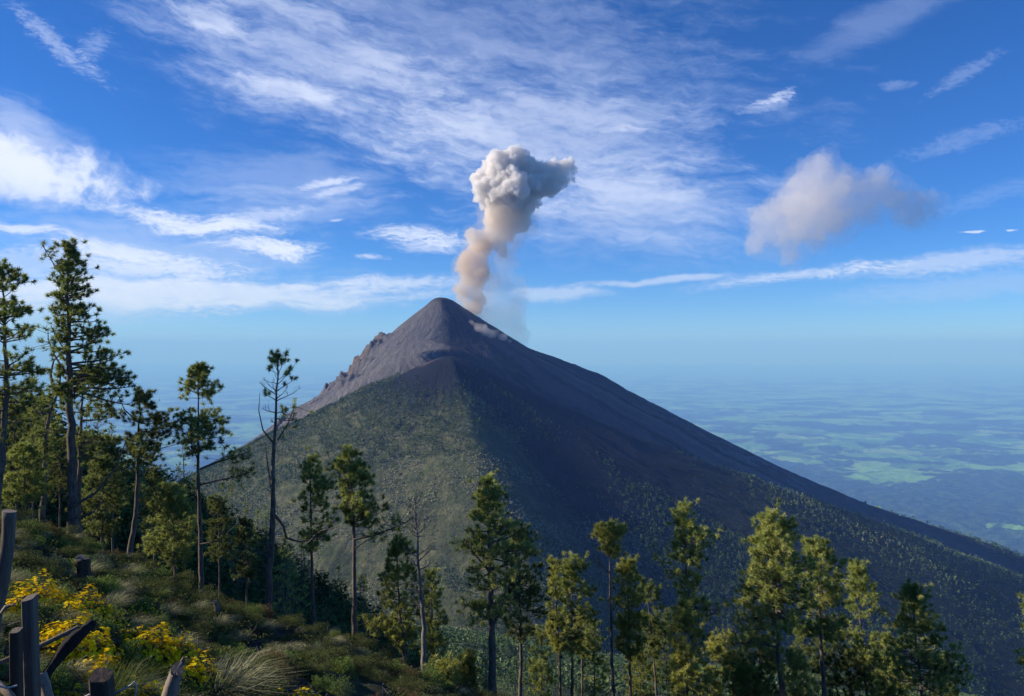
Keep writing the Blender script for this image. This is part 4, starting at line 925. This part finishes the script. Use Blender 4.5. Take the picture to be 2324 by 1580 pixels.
TUS = [mesh_np('blades', *blades(rs, 420, .34, .42, .009, (.35, -.05)), None) for _ in range(1)] if False else []
def mk(V, F, T, mat, nm): return mesh_np(nm, V, F, mat, False, T)
TUS = [mk(*blades(rs, 520, .30, .42, .007, (.40, -.05), 1.1), M_GR, 'grass_tussock'), mk(*blades(rs, 420, .36, .34, .008, (.50, .1), 1.2), M_GR, 'grass_tussock'), mk(*blades(rs, 460, .30, .36, .008, (.25, -.1), .9), M_GG, 'grass_tussock')]
SHR = [(mk(*leaves(rs, 3800, .42, .34, .030), M_S1, 'foliage'), twigs(rs, 26, .4, .3).mesh('stems', M_BK), 'bright green leafy'),
       (mk(*leaves(rs, 5200, .55, .36, .024), M_S2, 'foliage'), twigs(rs, 26, .5, .3).mesh('stems', M_BK), 'dark olive low'),
       (mk(*leaves(rs, 3000, .36, .30, .045, fine=True), M_S3, 'foliage'), twigs(rs, 34, .36, .3).mesh('stems', M_BK), 'brown dry wiry'),
       (mk(*leaves(rs, 3600, .34, .30, .034, fine=True), M_S4, 'foliage'), twigs(rs, 26, .34, .28).mesh('stems', M_BK), 'grey-green silvery'),
       (mk(*leaves(rs, 4200, .36, .5, .028), M_S1, 'foliage'), twigs(rs, 26, .34, .45).mesh('stems', M_BK), 'tall upright green'),
       (mk(*leaves(rs, 8000, .8, .42, .026), M_S2, 'foliage'), twigs(rs, 40, .75, .36).mesh('stems', M_BK), 'wide mounded olive')]
def slope_tilt(x, y):
    e = .3; dx = float(z_near(x+e, y)-z_near(x-e, y))/(2*e); dy = float(z_near(x, y+e)-z_near(x, y-e))/(2*e)
    n = Vector((-dx*.7, -dy*.7, 1)).normalized(); return n.to_track_quat('Z', 'Y').to_euler()
# yellow-flowered bushes, placed one by one
def flower_bush(px, py, wpx, hpx, nfl, label, shape=1, nleaf=1700, mat=M_S4, fmat=None, sd=0, cover=.05, fs=.0175):
    hit = ray_ground(px, py)
    if not hit: return
    x, y, z = hit; k = y/FP; R_, H_ = wpx*k*.54, hpx*k*.72; rs = np.random.RandomState(300+sd+int(px))
    r = empty('flowering_bush', (x, y, z-.02), label=label, cat='flowering bush'); r.rotation_euler = slope_tilt(x, y)
    link('foliage', mk(*leaves(rs, nleaf, R_, H_, .032, fine=True, hollow=.25), mat, 'foliage'), r)
    link('stems', twigs(rs, 30, R_, H_, .003).mesh('stems', M_BK), r)
    link('blossoms', mk(*blossoms(rs, int(nfl*3.0), R_*1.02, H_*1.04, fs, cover), fmat or M_YF, 'blossoms'), r)
FB = [(70, 1392, 120, 86, 330, 'large yellow-flowered bush in the grass behind the tall squared fence post'),
      (22, 1410, 62, 64, 130, 'yellow-flowered bush half behind the leaning grey pole'),
      (182, 1412, 104, 76, 330, 'rounded yellow-flowered bush with amber centre beside the red blossoms'),
      (132, 1500, 118, 100, 330, 'yellow-flowered bush directly behind the sloping wooden rail'),
      (188, 1522, 120, 92, 380, 'dense yellow-flowered bush behind the charred log'),
      (222, 1556, 96, 74, 300, 'brightest yellow-flowered bush, just above the dark squared stump'),
      (328, 1498, 112, 78, 330, 'yellow-flowered bush on the bare dark soil bank above the stump'),
      (392, 1512, 96, 70, 200, 'straggly yellow-flowered bush between the soil bank and the sawn pale log'),
      (440, 1560, 96, 72, 150, 'sparse yellow-flowered bush just past the sawn pale log'),
      (322, 1610, 110, 60, 100, 'low yellow-flowered plant between the dark stump and the sawn pale log'),
      (256, 1432, 60, 42, 60, 'small clump of yellow flowers above the tip of the charred log'),
      (318, 1402, 60, 40, 70, 'small brownish bush with a yellow-flowered top beside pale tussock grass'),
      (352, 1380, 40, 28, 26, 'tiny yellow-flowered plant under bright green shrubs'),
      (268, 1590, 34, 34, 26, 'few yellow flowers tucked against the side of the dark stump'),
      (620, 1590, 60, 36, 60, 'orange-yellow flowered bush by tall grass at the frame bottom'),
      (690, 1600, 60, 40, 50, 'last small yellow-flowered bush along the frame bottom'),
      (108, 1590, 60, 40, 20, 'few yellow flowers in the shade beneath the charred log'),
      (60, 1456, 64, 44, 60, 'small yellow-flowered clump low between the tall squared post and the bush behind it'),
      (150, 1596, 70, 40, 60, 'yellow-flowered clump low in the gap between the pale stake and the dark squared stump'),
      (292, 1458, 50, 34, 50, 'thin yellow-flowered plant on the dark soil between two large yellow bushes'),
      (478, 1600, 70, 40, 70, 'yellow-flowered patch at the foot of the tallest pale tussock'),
      (490, 1335, 50, 30, 24, 'faint yellow-flowered plant higher up the hillside among olive shrubs')]
for i, (px, py, w, h, n, lb) in enumerate(FB): flower_bush(px, py, w, h, n, lb, sd=i, cover=-.05 if n > 250 else .1, nleaf=2600 if n > 250 else 1300)
for i, (px, py, w, h, n, lb) in enumerate([(212, 1392, 60, 40, 34, 'leafy plant with red blossoms beside the rounded yellow-flowered bush'), (250, 1415, 36, 26, 12, 'small plant with a single red flower head in dark foliage'), (395, 1478, 40, 34, 12, 'plant with scattered red blossoms among yellow flowers')]):
    flower_bush(px, py, w, h, n, lb, sd=50+i, fmat=M_RF, mat=M_S2, nleaf=900, fs=.013)
# shrubs and tussocks spread over the slope
rs = np.random.RandomState(44)
LM = [('the tall squared fence post', 67, 1420), ('the dark squared stump', 232, 1550), ('the pale sawn log', 395, 1540), ('the charred log tip', 212, 1412), ('the dark broken stump', 190, 1300),
      ('the foot of the tallest pine', 165, 1180), ('the foot of the flat-crowned pine', 297, 1245), ('the pale green bushy young pine', 400, 1280), ('the foot of the slim rounded pine', 453, 1310),
      ('the foot of the wispy curved pine', 606, 1380), ('the short stump among olive shrubs', 492, 1400), ('the foot of the slender narrow-crowned pine', 715, 1425), ('the foot of the wide-crowned ravine pine', 806, 1490),
      ('the small grey stump', 822, 1440), ('the foot of the dead tree', 965, 1540), ('the foot of the broad forked pine', 1116, 1580), ('the red blossoms', 212, 1375), ('the leaning grey pole', 10, 1300), ('the tallest pale tussock', 505, 1560)]
ORD = ['nearest', 'second nearest', 'third nearest', 'fourth nearest', 'fifth nearest', 'sixth nearest', 'seventh nearest', 'eighth nearest', 'ninth nearest', 'tenth nearest']+[w+' nearest' for w in ('eleventh', 'twelfth', 'thirteenth', 'fourteenth', 'fifteenth', 'sixteenth', 'seventeenth', 'eighteenth', 'nineteenth', 'twentieth', 'twenty-first', 'twenty-second', 'twenty-third', 'twenty-fourth', 'twenty-fifth', 'twenty-sixth', 'twenty-seventh', 'twenty-eighth', 'twenty-ninth', 'thirtieth')]
def landmark_labels(items, words_, lms=None):
    """items: (px, py, kind words); label = kind + rank by nearness to the closest landmark"""
    lms = lms or LM; by = {}; out = [None]*len(items)
    for i, (px, py, kw) in enumerate(items):
        d, n = min(((px-a)**2+(py-b)**2, nm) for nm, a, b in lms); by.setdefault((kw, n), []).append((d, i))
    for (kw, n), L in by.items():
        for r_, (d, i) in enumerate(sorted(L)):
            out[i] = words_.format(kw)+' '+ORD[r_]+' to '+n if r_ < len(ORD) else words_.format(kw)+' well away from '+n
    return out
def inside(px, py): return py > 1165+px*.40 and px < 1180
def spots(n, seed, mind, far=30, k0=.3, pw=1.):
    rs = np.random.RandomState(seed); out = []; t = 0
    while len(out) < n and t < 20000:
        t += 1; px = rs.uniform(-60, 1200); py = 1120+(1620-1120)*rs.uniform(0, 1)**pw
        if py < 1105+px*.36: continue
        h = ray_ground(px, py, far)
        if not h: continue
        x, y, z = h
        if y < 3.6 and px < 480: continue
        md_ = k0*min(2., .25+y/9)
        if any((x-a)**2+((y-b)*.8)**2 < md_**2 for a, b, *_ in out): continue
        if fbm(np.array([x*.55]), np.array([y*.55]), 301, 2)[0] < -.22: continue
        out.append((x, y, z, px, py))
    return out
GB = {0: 'pale straw-coloured windswept tussock grass on the near hillside', 1: 'low flattened straw tussock grass on the near hillside', 2: 'greener tussock grass on the near hillside'}
sp_ = spots(88, 51, .0, 30, .31); js = [[0, 0, 1, 1, 2][rs.randint(5)] for _ in sp_]; GK = ('pale windswept', 'low flattened straw', 'greener')
lb_ = landmark_labels([(a[3], a[4], GK[j]) for a, j in zip(sp_, js)], '{} grass tussock')
for i, (x, y, z, px, py) in enumerate(sp_):
    j = js[i]
    o = tag(link('grass_tussock', TUS[j], None), lb_[i], 'grass tussock', 'tussocks on the near hillside'); o.location = (x, y, z-.03)
    s_ = rs.uniform(.6, 1.15)*min(.95, .28+y/22); o.scale = (s_, s_, s_*rs.uniform(.8, 1.1)); o.rotation_euler = (0, 0, rs.uniform(-.5, .5))
sp_ = spots(250, 52, .0, 31, .27); js = [[0, 1, 1, 2, 3, 4, 5, 5][rs.randint(8)] for _ in sp_]
lb_ = landmark_labels([(a[3], a[4], SHR[j][2]) for a, j in zip(sp_, js)], '{} shrub')
for i, (x, y, z, px, py) in enumerate(sp_):
    j = js[i]; fm, sm, nm = SHR[j]
    r = empty('shrub', (x, y, z-.04), label=lb_[i], cat='shrub', group='shrubs on the near hillside')
    s_ = rs.uniform(.55, 1.15)*min(1.1, .16+y/19)*(.6 if j == 5 else .85); r.scale = (s_, s_, s_*rs.uniform(.8, 1.1)); e = slope_tilt(x, y); e.z += rs.uniform(0, 6.28); r.rotation_euler = e
    link('foliage', fm, r); link('stems', sm, r)
for px, py, s_, lb in ((505, 1596, 1.25, 'tallest pale tussock grass bending over the slope, just past the sawn log'), (560, 1610, 1.0, 'smaller pale tussock beside the tallest one at the frame bottom'),
                       (245, 1612, 1.0, 'flattened green tussock spilling beneath the dark squared stump'), (372, 1404, .9, 'pale tussock beside the brownish yellow-topped bush'), (250, 1385, .9, 'long-bladed tussock behind the red blossoms')):
    h = ray_ground(px, py)
    if h:
        o = tag(link('grass_tussock', TUS[0 if s_ != 1.0 else 2]), lb, 'grass tussock'); o.location = (h[0], h[1], h[2]-.03); o.scale = (s_,)*3
# ground cover: sprigs and stones too many to count
rs = np.random.RandomState(60); P = []
for _ in range(9000):
    px = rs.uniform(-60, 1250); py = rs.uniform(1100, 1620)
    if py < 1095+px*.36: continue
    P.append((px, py))
P = np.array(P); u_ = (P[:, 0]-1162)/FP; v_ = (P[:, 1]-790)/FP
ts = np.concatenate([np.linspace(2.4, 8, 200), np.linspace(8.1, 34, 300)]); hit = np.full(len(P), np.nan)
for t in ts:
    zz = -v_*t; h = z_near(u_*t, np.full(len(P), t)); m_ = np.isnan(hit) & (zz < h); hit[m_] = t
ok = ~np.isnan(hit); X = u_[ok]*hit[ok]; Y = hit[ok]; Z = z_near(X, Y)
gm = fbm(X*.5, Y*.5, 301, 3); ok = gm > -.05; X, Y, Z = X[ok], Y[ok], Z[ok]
nb = 11; n = len(X)
V, F, T = blades(rs, n*nb, .10, .10, .006, (.3, 0), 1.)
off = np.repeat(np.stack([X, Y, Z-.01], 1), nb, 0); sc = np.repeat(rs.uniform(.5, 1.5, n), nb)
sc = sc*np.repeat(np.clip(.25+Y/14, 0, 1.4), nb)
V = V.reshape(-1, 8, 3)*sc[:, None, None]+off[:, None, :]
tag(link('ground_cover', mk(V.reshape(-1, 3), F, np.clip(T*.8+np.repeat(np.repeat(rs.normal(0, .2, n), nb), 8), 0, 1), M_GG, 'ground_cover')), kind='stuff')
V, F, T = leaves(rs, n*16, .09, .08, .035); off = np.repeat(np.stack([X+rs.normal(0, .15, n), Y+rs.normal(0, .15, n), Z], 1), 16, 0)
V = V.reshape(-1, 4, 3)*np.repeat(np.clip(.18+Y/15, 0, 1.5), 16)[:, None, None]+off[:, None, :]
tag(link('undergrowth', mk(V.reshape(-1, 3), F, T, M_S2, 'undergrowth')), kind='stuff')
# dead twigs and litter
rs = np.random.RandomState(63); tb = Tubes()
for _ in range(900):
    i = rs.randint(len(X)); a = rs.uniform(0, 6.28); L_ = rs.uniform(.05, .28)*min(1.6, .15+Y[i]/14); p0 = np.array([X[i]+rs.normal(0, .2), Y[i]+rs.normal(0, .2), 0.]); p0[2] = float(z_near(p0[0], p0[1]))+.02
    d_ = np.array([math.cos(a), math.sin(a), rs.uniform(-.3, .9)]); tb.add([p0, p0+d_*L_*.5+rs.normal(0, .02, 3), p0+d_*L_], [.004+L_*.012, .003+L_*.008, .002], 4)
tag(link('twig_litter', tb.mesh('twig_litter', M_DW)), kind='stuff')
# loose stones
rs = np.random.RandomState(61); n = 1500; px = rs.uniform(0, 1100, n); idx = rs.randint(0, len(X), n); sx = X[idx]+rs.normal(0, .4, n); sy = Y[idx]+rs.normal(0, .4, n); szz = z_near(sx, sy)
V0, F0 = ico(1); sc = rs.uniform(.008, .04, (n, 1, 1))*rs.uniform(.5, 1.2, (n, 1, 3)); V = (V0[None]*(1+rs.normal(0, .15, (n, len(V0), 1)))*sc)+np.stack([sx, sy, szz], 1)[:, None, :]
m, q = mat_new('lava_stone'); finish(q, q.ramp(q.noise(obj_coord(q), 8, 4), [(.3, (.03, .026, .024)), (.7, (.12, .10, .09))]), 1)
tag(link('loose_stones', mesh_np('loose_stones', V.reshape(-1, 3), (F0[None]+np.arange(n)[:, None, None]*len(V0)).reshape(-1, 3), m)), kind='stuff')

# ------------------------------------------------------------------ the broken fence in the corner
def mat_wood(name, a, b_, c_):
    m, q = mat_new(name); p = q.n('ShaderNodeTexCoord').outputs['Object']
    mp = q.n('ShaderNodeMapping', {'Vector': p, 'Scale': (1, 1, .08)}).outputs[0]
    n = q.noise(mp, 60, 6, .7, .6); n2 = q.noise(p, 9, 5, .6)
    col = q.mix(q.step(n2, .42, .66), q.ramp(n, [(.3, a), (.7, b_)]), c_)
    finish(q, col, .85, n, .8, .008); return m
W_PALE = mat_wood('weathered_wood_pale', (.16, .12, .09), (.36, .29, .22), (.26, .22, .19))
W_GREY = mat_wood('weathered_wood_grey', (.085, .068, .055), (.23, .185, .145), (.15, .125, .105))
W_DARK = mat_wood('old_wood_brown', (.045, .033, .025), (.13, .095, .07), (.08, .06, .045))
W_CHAR = mat_wood('charred_wood', (.008, .007, .007), (.035, .030, .028), (.018, .015, .014))
W_END = mat_wood('sawn_end', (.12, .095, .07), (.24, .19, .15), (.17, .14, .11))
def beam(name, cat, label, path, wpx, D, mat, square=False, seed=0, k_=14, dep=1., endmat=None, rough=.03, taper=1., parent=None, cut=(0, 0)):
    """a timber along photo points at depths D (list or number); local frame: base at the last point"""
    rs = np.random.RandomState(seed+900); Ds = D if isinstance(D, (list, tuple)) else [D]*len(path)
    P = np.array([((px-1162)/FP*d, d, (790-py)/FP*d) for (px, py), d in zip(path, Ds)])
    o0 = P[-1].copy(); P = P-o0; seg = np.r_[0, np.cumsum(np.linalg.norm(np.diff(P, axis=0), axis=1))]; L_ = seg[-1]
    nseg = 26; ss = np.linspace(0, L_, nseg); C = np.stack([np.interp(ss, seg, P[:, i]) for i in range(3)], 1)
    for _ in range(2): C[1:-1] = (C[:-2]+2*C[1:-1]+C[2:])/4
    r = wpx*np.mean(Ds)/FP*.5*(.70 if square else .84); ax = C[-1]-C[0]; ax /= np.linalg.norm(ax)
    sx = np.cross(ax, (0, 1, 0)); sx /= np.linalg.norm(sx); sy = np.cross(ax, sx)
    kk = 20 if square else k_; V = []; ang = np.arange(kk)*2*PI/kk
    if square:
        sq = np.maximum(np.abs(np.cos(ang+.35*0)), np.abs(np.sin(ang))); rad0 = np.minimum(1/sq, 1.32)
    else: rad0 = 1+rs.normal(0, rough*2, kk)
    for i in range(nseg):
        t = i/(nseg-1); rr = r*(1+(taper-1)*t)*(1+rough*np.sin(7*t+np.arange(kk)*.9)*.8+rs.normal(0, rough*.45, kk))*rad0
        if not square: rr = rr*(1+rough*2*math.sin(t*9+seed))
        ring = C[i]+sx*(rr*np.cos(ang))[:, None]+sy*(rr*np.sin(ang)*dep)[:, None]
        if i == 0: ring = ring+ax*(r*cut[0]*np.cos(ang)+r*cut[1]*np.sin(ang))[:, None]
        V.append(ring)
    Vn = np.concatenate(V+[V[0]*.985+C[0]*.015*0+V[0].mean(0)*.015, ]); n0 = nseg*kk
    V2 = np.concatenate(V); F = [(i*kk+j, i*kk+(j+1) % kk, (i+1)*kk+(j+1) % kk, (i+1)*kk+j) for i in range(nseg-1) for j in range(kk)]
    me = bpy.data.meshes.new(name); V2l = V2.tolist()+[V[0].mean(0).tolist(), V[-1].mean(0).tolist()]; c0 = nseg*kk
    F += [(c0, (j+1) % kk, j) for j in range(kk)]+[(c0+1, (nseg-1)*kk+j, (nseg-1)*kk+(j+1) % kk) for j in range(kk)]
    me.from_pydata(V2l, [], F); me.materials.append(mat); me.materials.append(endmat or mat)
    for i_, p_ in enumerate(me.polygons):
        p_.use_smooth = i_ < (nseg-1)*kk and not square
        if i_ >= (nseg-1)*kk: p_.material_index = 1
    ob = link(name, me, parent)
    if parent is None: ob.location = o0; tag(ob, label, cat)
    else: ob.location = o0-np.array(parent.location)
    return ob
beam('fence_post', 'fence post', 'tall squared grey-brown fence post standing in front of the yellow flowers', [(67, 1356), (70, 1450), (76, 1660)], 38, 3.5, W_GREY, True, 1, endmat=W_GREY, cut=(-.25, .3), rough=.02)
beam('fence_post', 'fence post', 'shorter squared wooden post with a mossy top, paired with the tall post', [(37, 1430), (37, 1520), (40, 1660)], 31, 3.42, W_DARK, True, 2, endmat=W_GREY, cut=(-.1, .3), rough=.02)
pole = beam('leaning_pole', 'wooden pole', 'round grey bark-stripped pole leaning up along the frame edge', [(21, 1160), (18, 1230), (4, 1320), (-14, 1400), (-22, 1530)], 34, 4.3, W_GREY, False, 3, endmat=W_PALE, rough=.035, taper=1.1)
beam('snag', 'broken snag', 'pale forked splinter of wood at the foot of the leaning pole', [(34, 1372), (16, 1376), (4, 1390), (-12, 1402)], 8, 4.2, W_PALE, False, 4, rough=.1)
beam('charred_log', 'burnt log', 'blackened burnt log slanting across the yellow-flowered bushes', [(212, 1412), (170, 1450), (140, 1485), (96, 1545), (80, 1580)], 27, [3.9, 3.8, 3.75, 3.65, 3.6], W_CHAR, False, 5, rough=.09, taper=1.1)
beam('fence_rail', 'fence rail', 'thin weathered grey rail sloping behind the tall squared post', [(178, 1424), (92, 1466), (-30, 1516)], 14, [3.85, 3.75, 3.62], W_GREY, True, 6, dep=1.4, rough=.04)
beam('pale_stake', 'wooden stake', 'pale stripped stake leaning against the foot of the tall squared post', [(92, 1530), (104, 1565), (128, 1650)], 27, [3.62, 3.6, 3.55], W_PALE, False, 7, rough=.05)
beam('split_stake', 'wooden stake', 'narrow sunlit split stake seen in the gap between the two squared posts', [(58, 1452), (60, 1520), (66, 1650)], 9, 3.62, W_PALE, True, 8)
beam('squared_stump', 'stump', 'dark thick squared stump sticking up among the yellow flowers', [(230, 1534), (234, 1580), (240, 1680)], 60, 3.3, W_DARK, True, 9, endmat=W_DARK, cut=(.3, .45), rough=.03)
lg = beam('sawn_log', 'cut log', 'pale sawn log with an oval cut face leaning at the frame bottom', [(402, 1520), (392, 1550), (366, 1650)], 35, 3.7, W_PALE, False, 10, endmat=W_END, cut=(0, .9), rough=.03, taper=1.15)
beam('split_tip', None, None, [(418, 1492), (408, 1512), (402, 1530)], 10, 3.76, W_GREY, False, 11, parent=lg, rough=.1)
beam('fallen_pole', 'wooden pole', 'pale pole lying in the very corner below the shorter post', [(-12, 1546), (20, 1575), (60, 1625)], 20, [3.4, 3.35, 3.3], W_PALE, False, 12)
m, q = mat_new('galvanised_wire'); finish(q, (.42, .43, .45), .5)
def wire(label, path, D, r=.0035):
    P = [np.array(((px-1162)/FP*d, d, (790-py)/FP*d)) for (px, py), d in zip(path, D)]; tb = Tubes(); o0 = P[0]
    tb.add([p-o0 for p in P], [r]*len(P), 6); o = link('wire', tb.mesh('wire', bpy.data.materials['galvanised_wire'])); o.location = o0; tag(o, label, 'wire')
wire('strand of pale wire running up to the dark squared stump', [(130, 1606), (170, 1592), (212, 1572)], [3.3, 3.3, 3.28])
wire('loose hooked end of pale wire beyond the dark squared stump', [(262, 1572), (285, 1562), (298, 1554), (304, 1547), (310, 1556), (309, 1572), (303, 1588)], [3.3, 3.3, 3.3, 3.3, 3.3, 3.3, 3.3])
wire('short pale wire strands in the corner by the shorter post', [(-10, 1555), (15, 1562), (38, 1556)], [3.3, 3.3, 3.35])
# old stumps farther up the slope
for i, (px, py, h, w, lb) in enumerate([(190, 1330, 60, 28, 'dark broken stump in the grass above the yellow flowers'), (822, 1440, 30, 14, 'small grey stump on the slope below the ravine lip'), (492, 1400, 34, 16, 'short dark stump among olive shrubs halfway down the slope'), (462, 1372, 24, 26, 'grey weathered boulder-like stump on the upper hillside')]):
    h_ = ray_ground(px, py)
    if h_:
        D_ = h_[1]; by = 790-h_[2]/D_*FP
        beam('tree_stump', 'tree stump', lb, [(px-4, by-h), (px, by-h*.5), (px+3, by+14)], w, D_, W_GREY if i else W_DARK, False, 20+i, endmat=W_GREY, rough=.1, cut=(.5, .2), taper=1.4)

LT = [('the cut-off frame-edge pine', 0, 1000), ('the tallest pine', 165, 1080), ('the flat-crowned pine', 310, 1080), ('the slim rounded pine', 453, 1100), ('the wispy curved pine', 612, 1250), ('the slender narrow-crowned pine', 706, 1300), ('the wide-crowned ravine pine', 803, 1330),
      ('the dead tree', 960, 1350), ('the broad forked pine', 1116, 1450), ('the small parasol pine', 1388, 1450), ('the leaning club-topped pine', 1575, 1450), ('the biggest rounded pine', 1770, 1480), ('the knobbly-topped pine', 1862, 1480), ('the narrow tapering pine', 1962, 1500), ('the outermost full pine', 2086, 1500),
      ('the yellow-green leaning pine', 918, 1480), ('the straight centre pine', 1298, 1480), ('the golden-green bushy pine', 1430, 1500)]
for made, where in ((t1, 'on the shaded ravine side'), (t2, 'in the distant valley forest')):
    L_ = landmark_labels([(a[1], a[2], 'bare dead trunk' if a[3] else 'small pine') for a in made], '{} '+where+',', LT)
    for a, l in zip(made, L_): a[0]['label'] = l
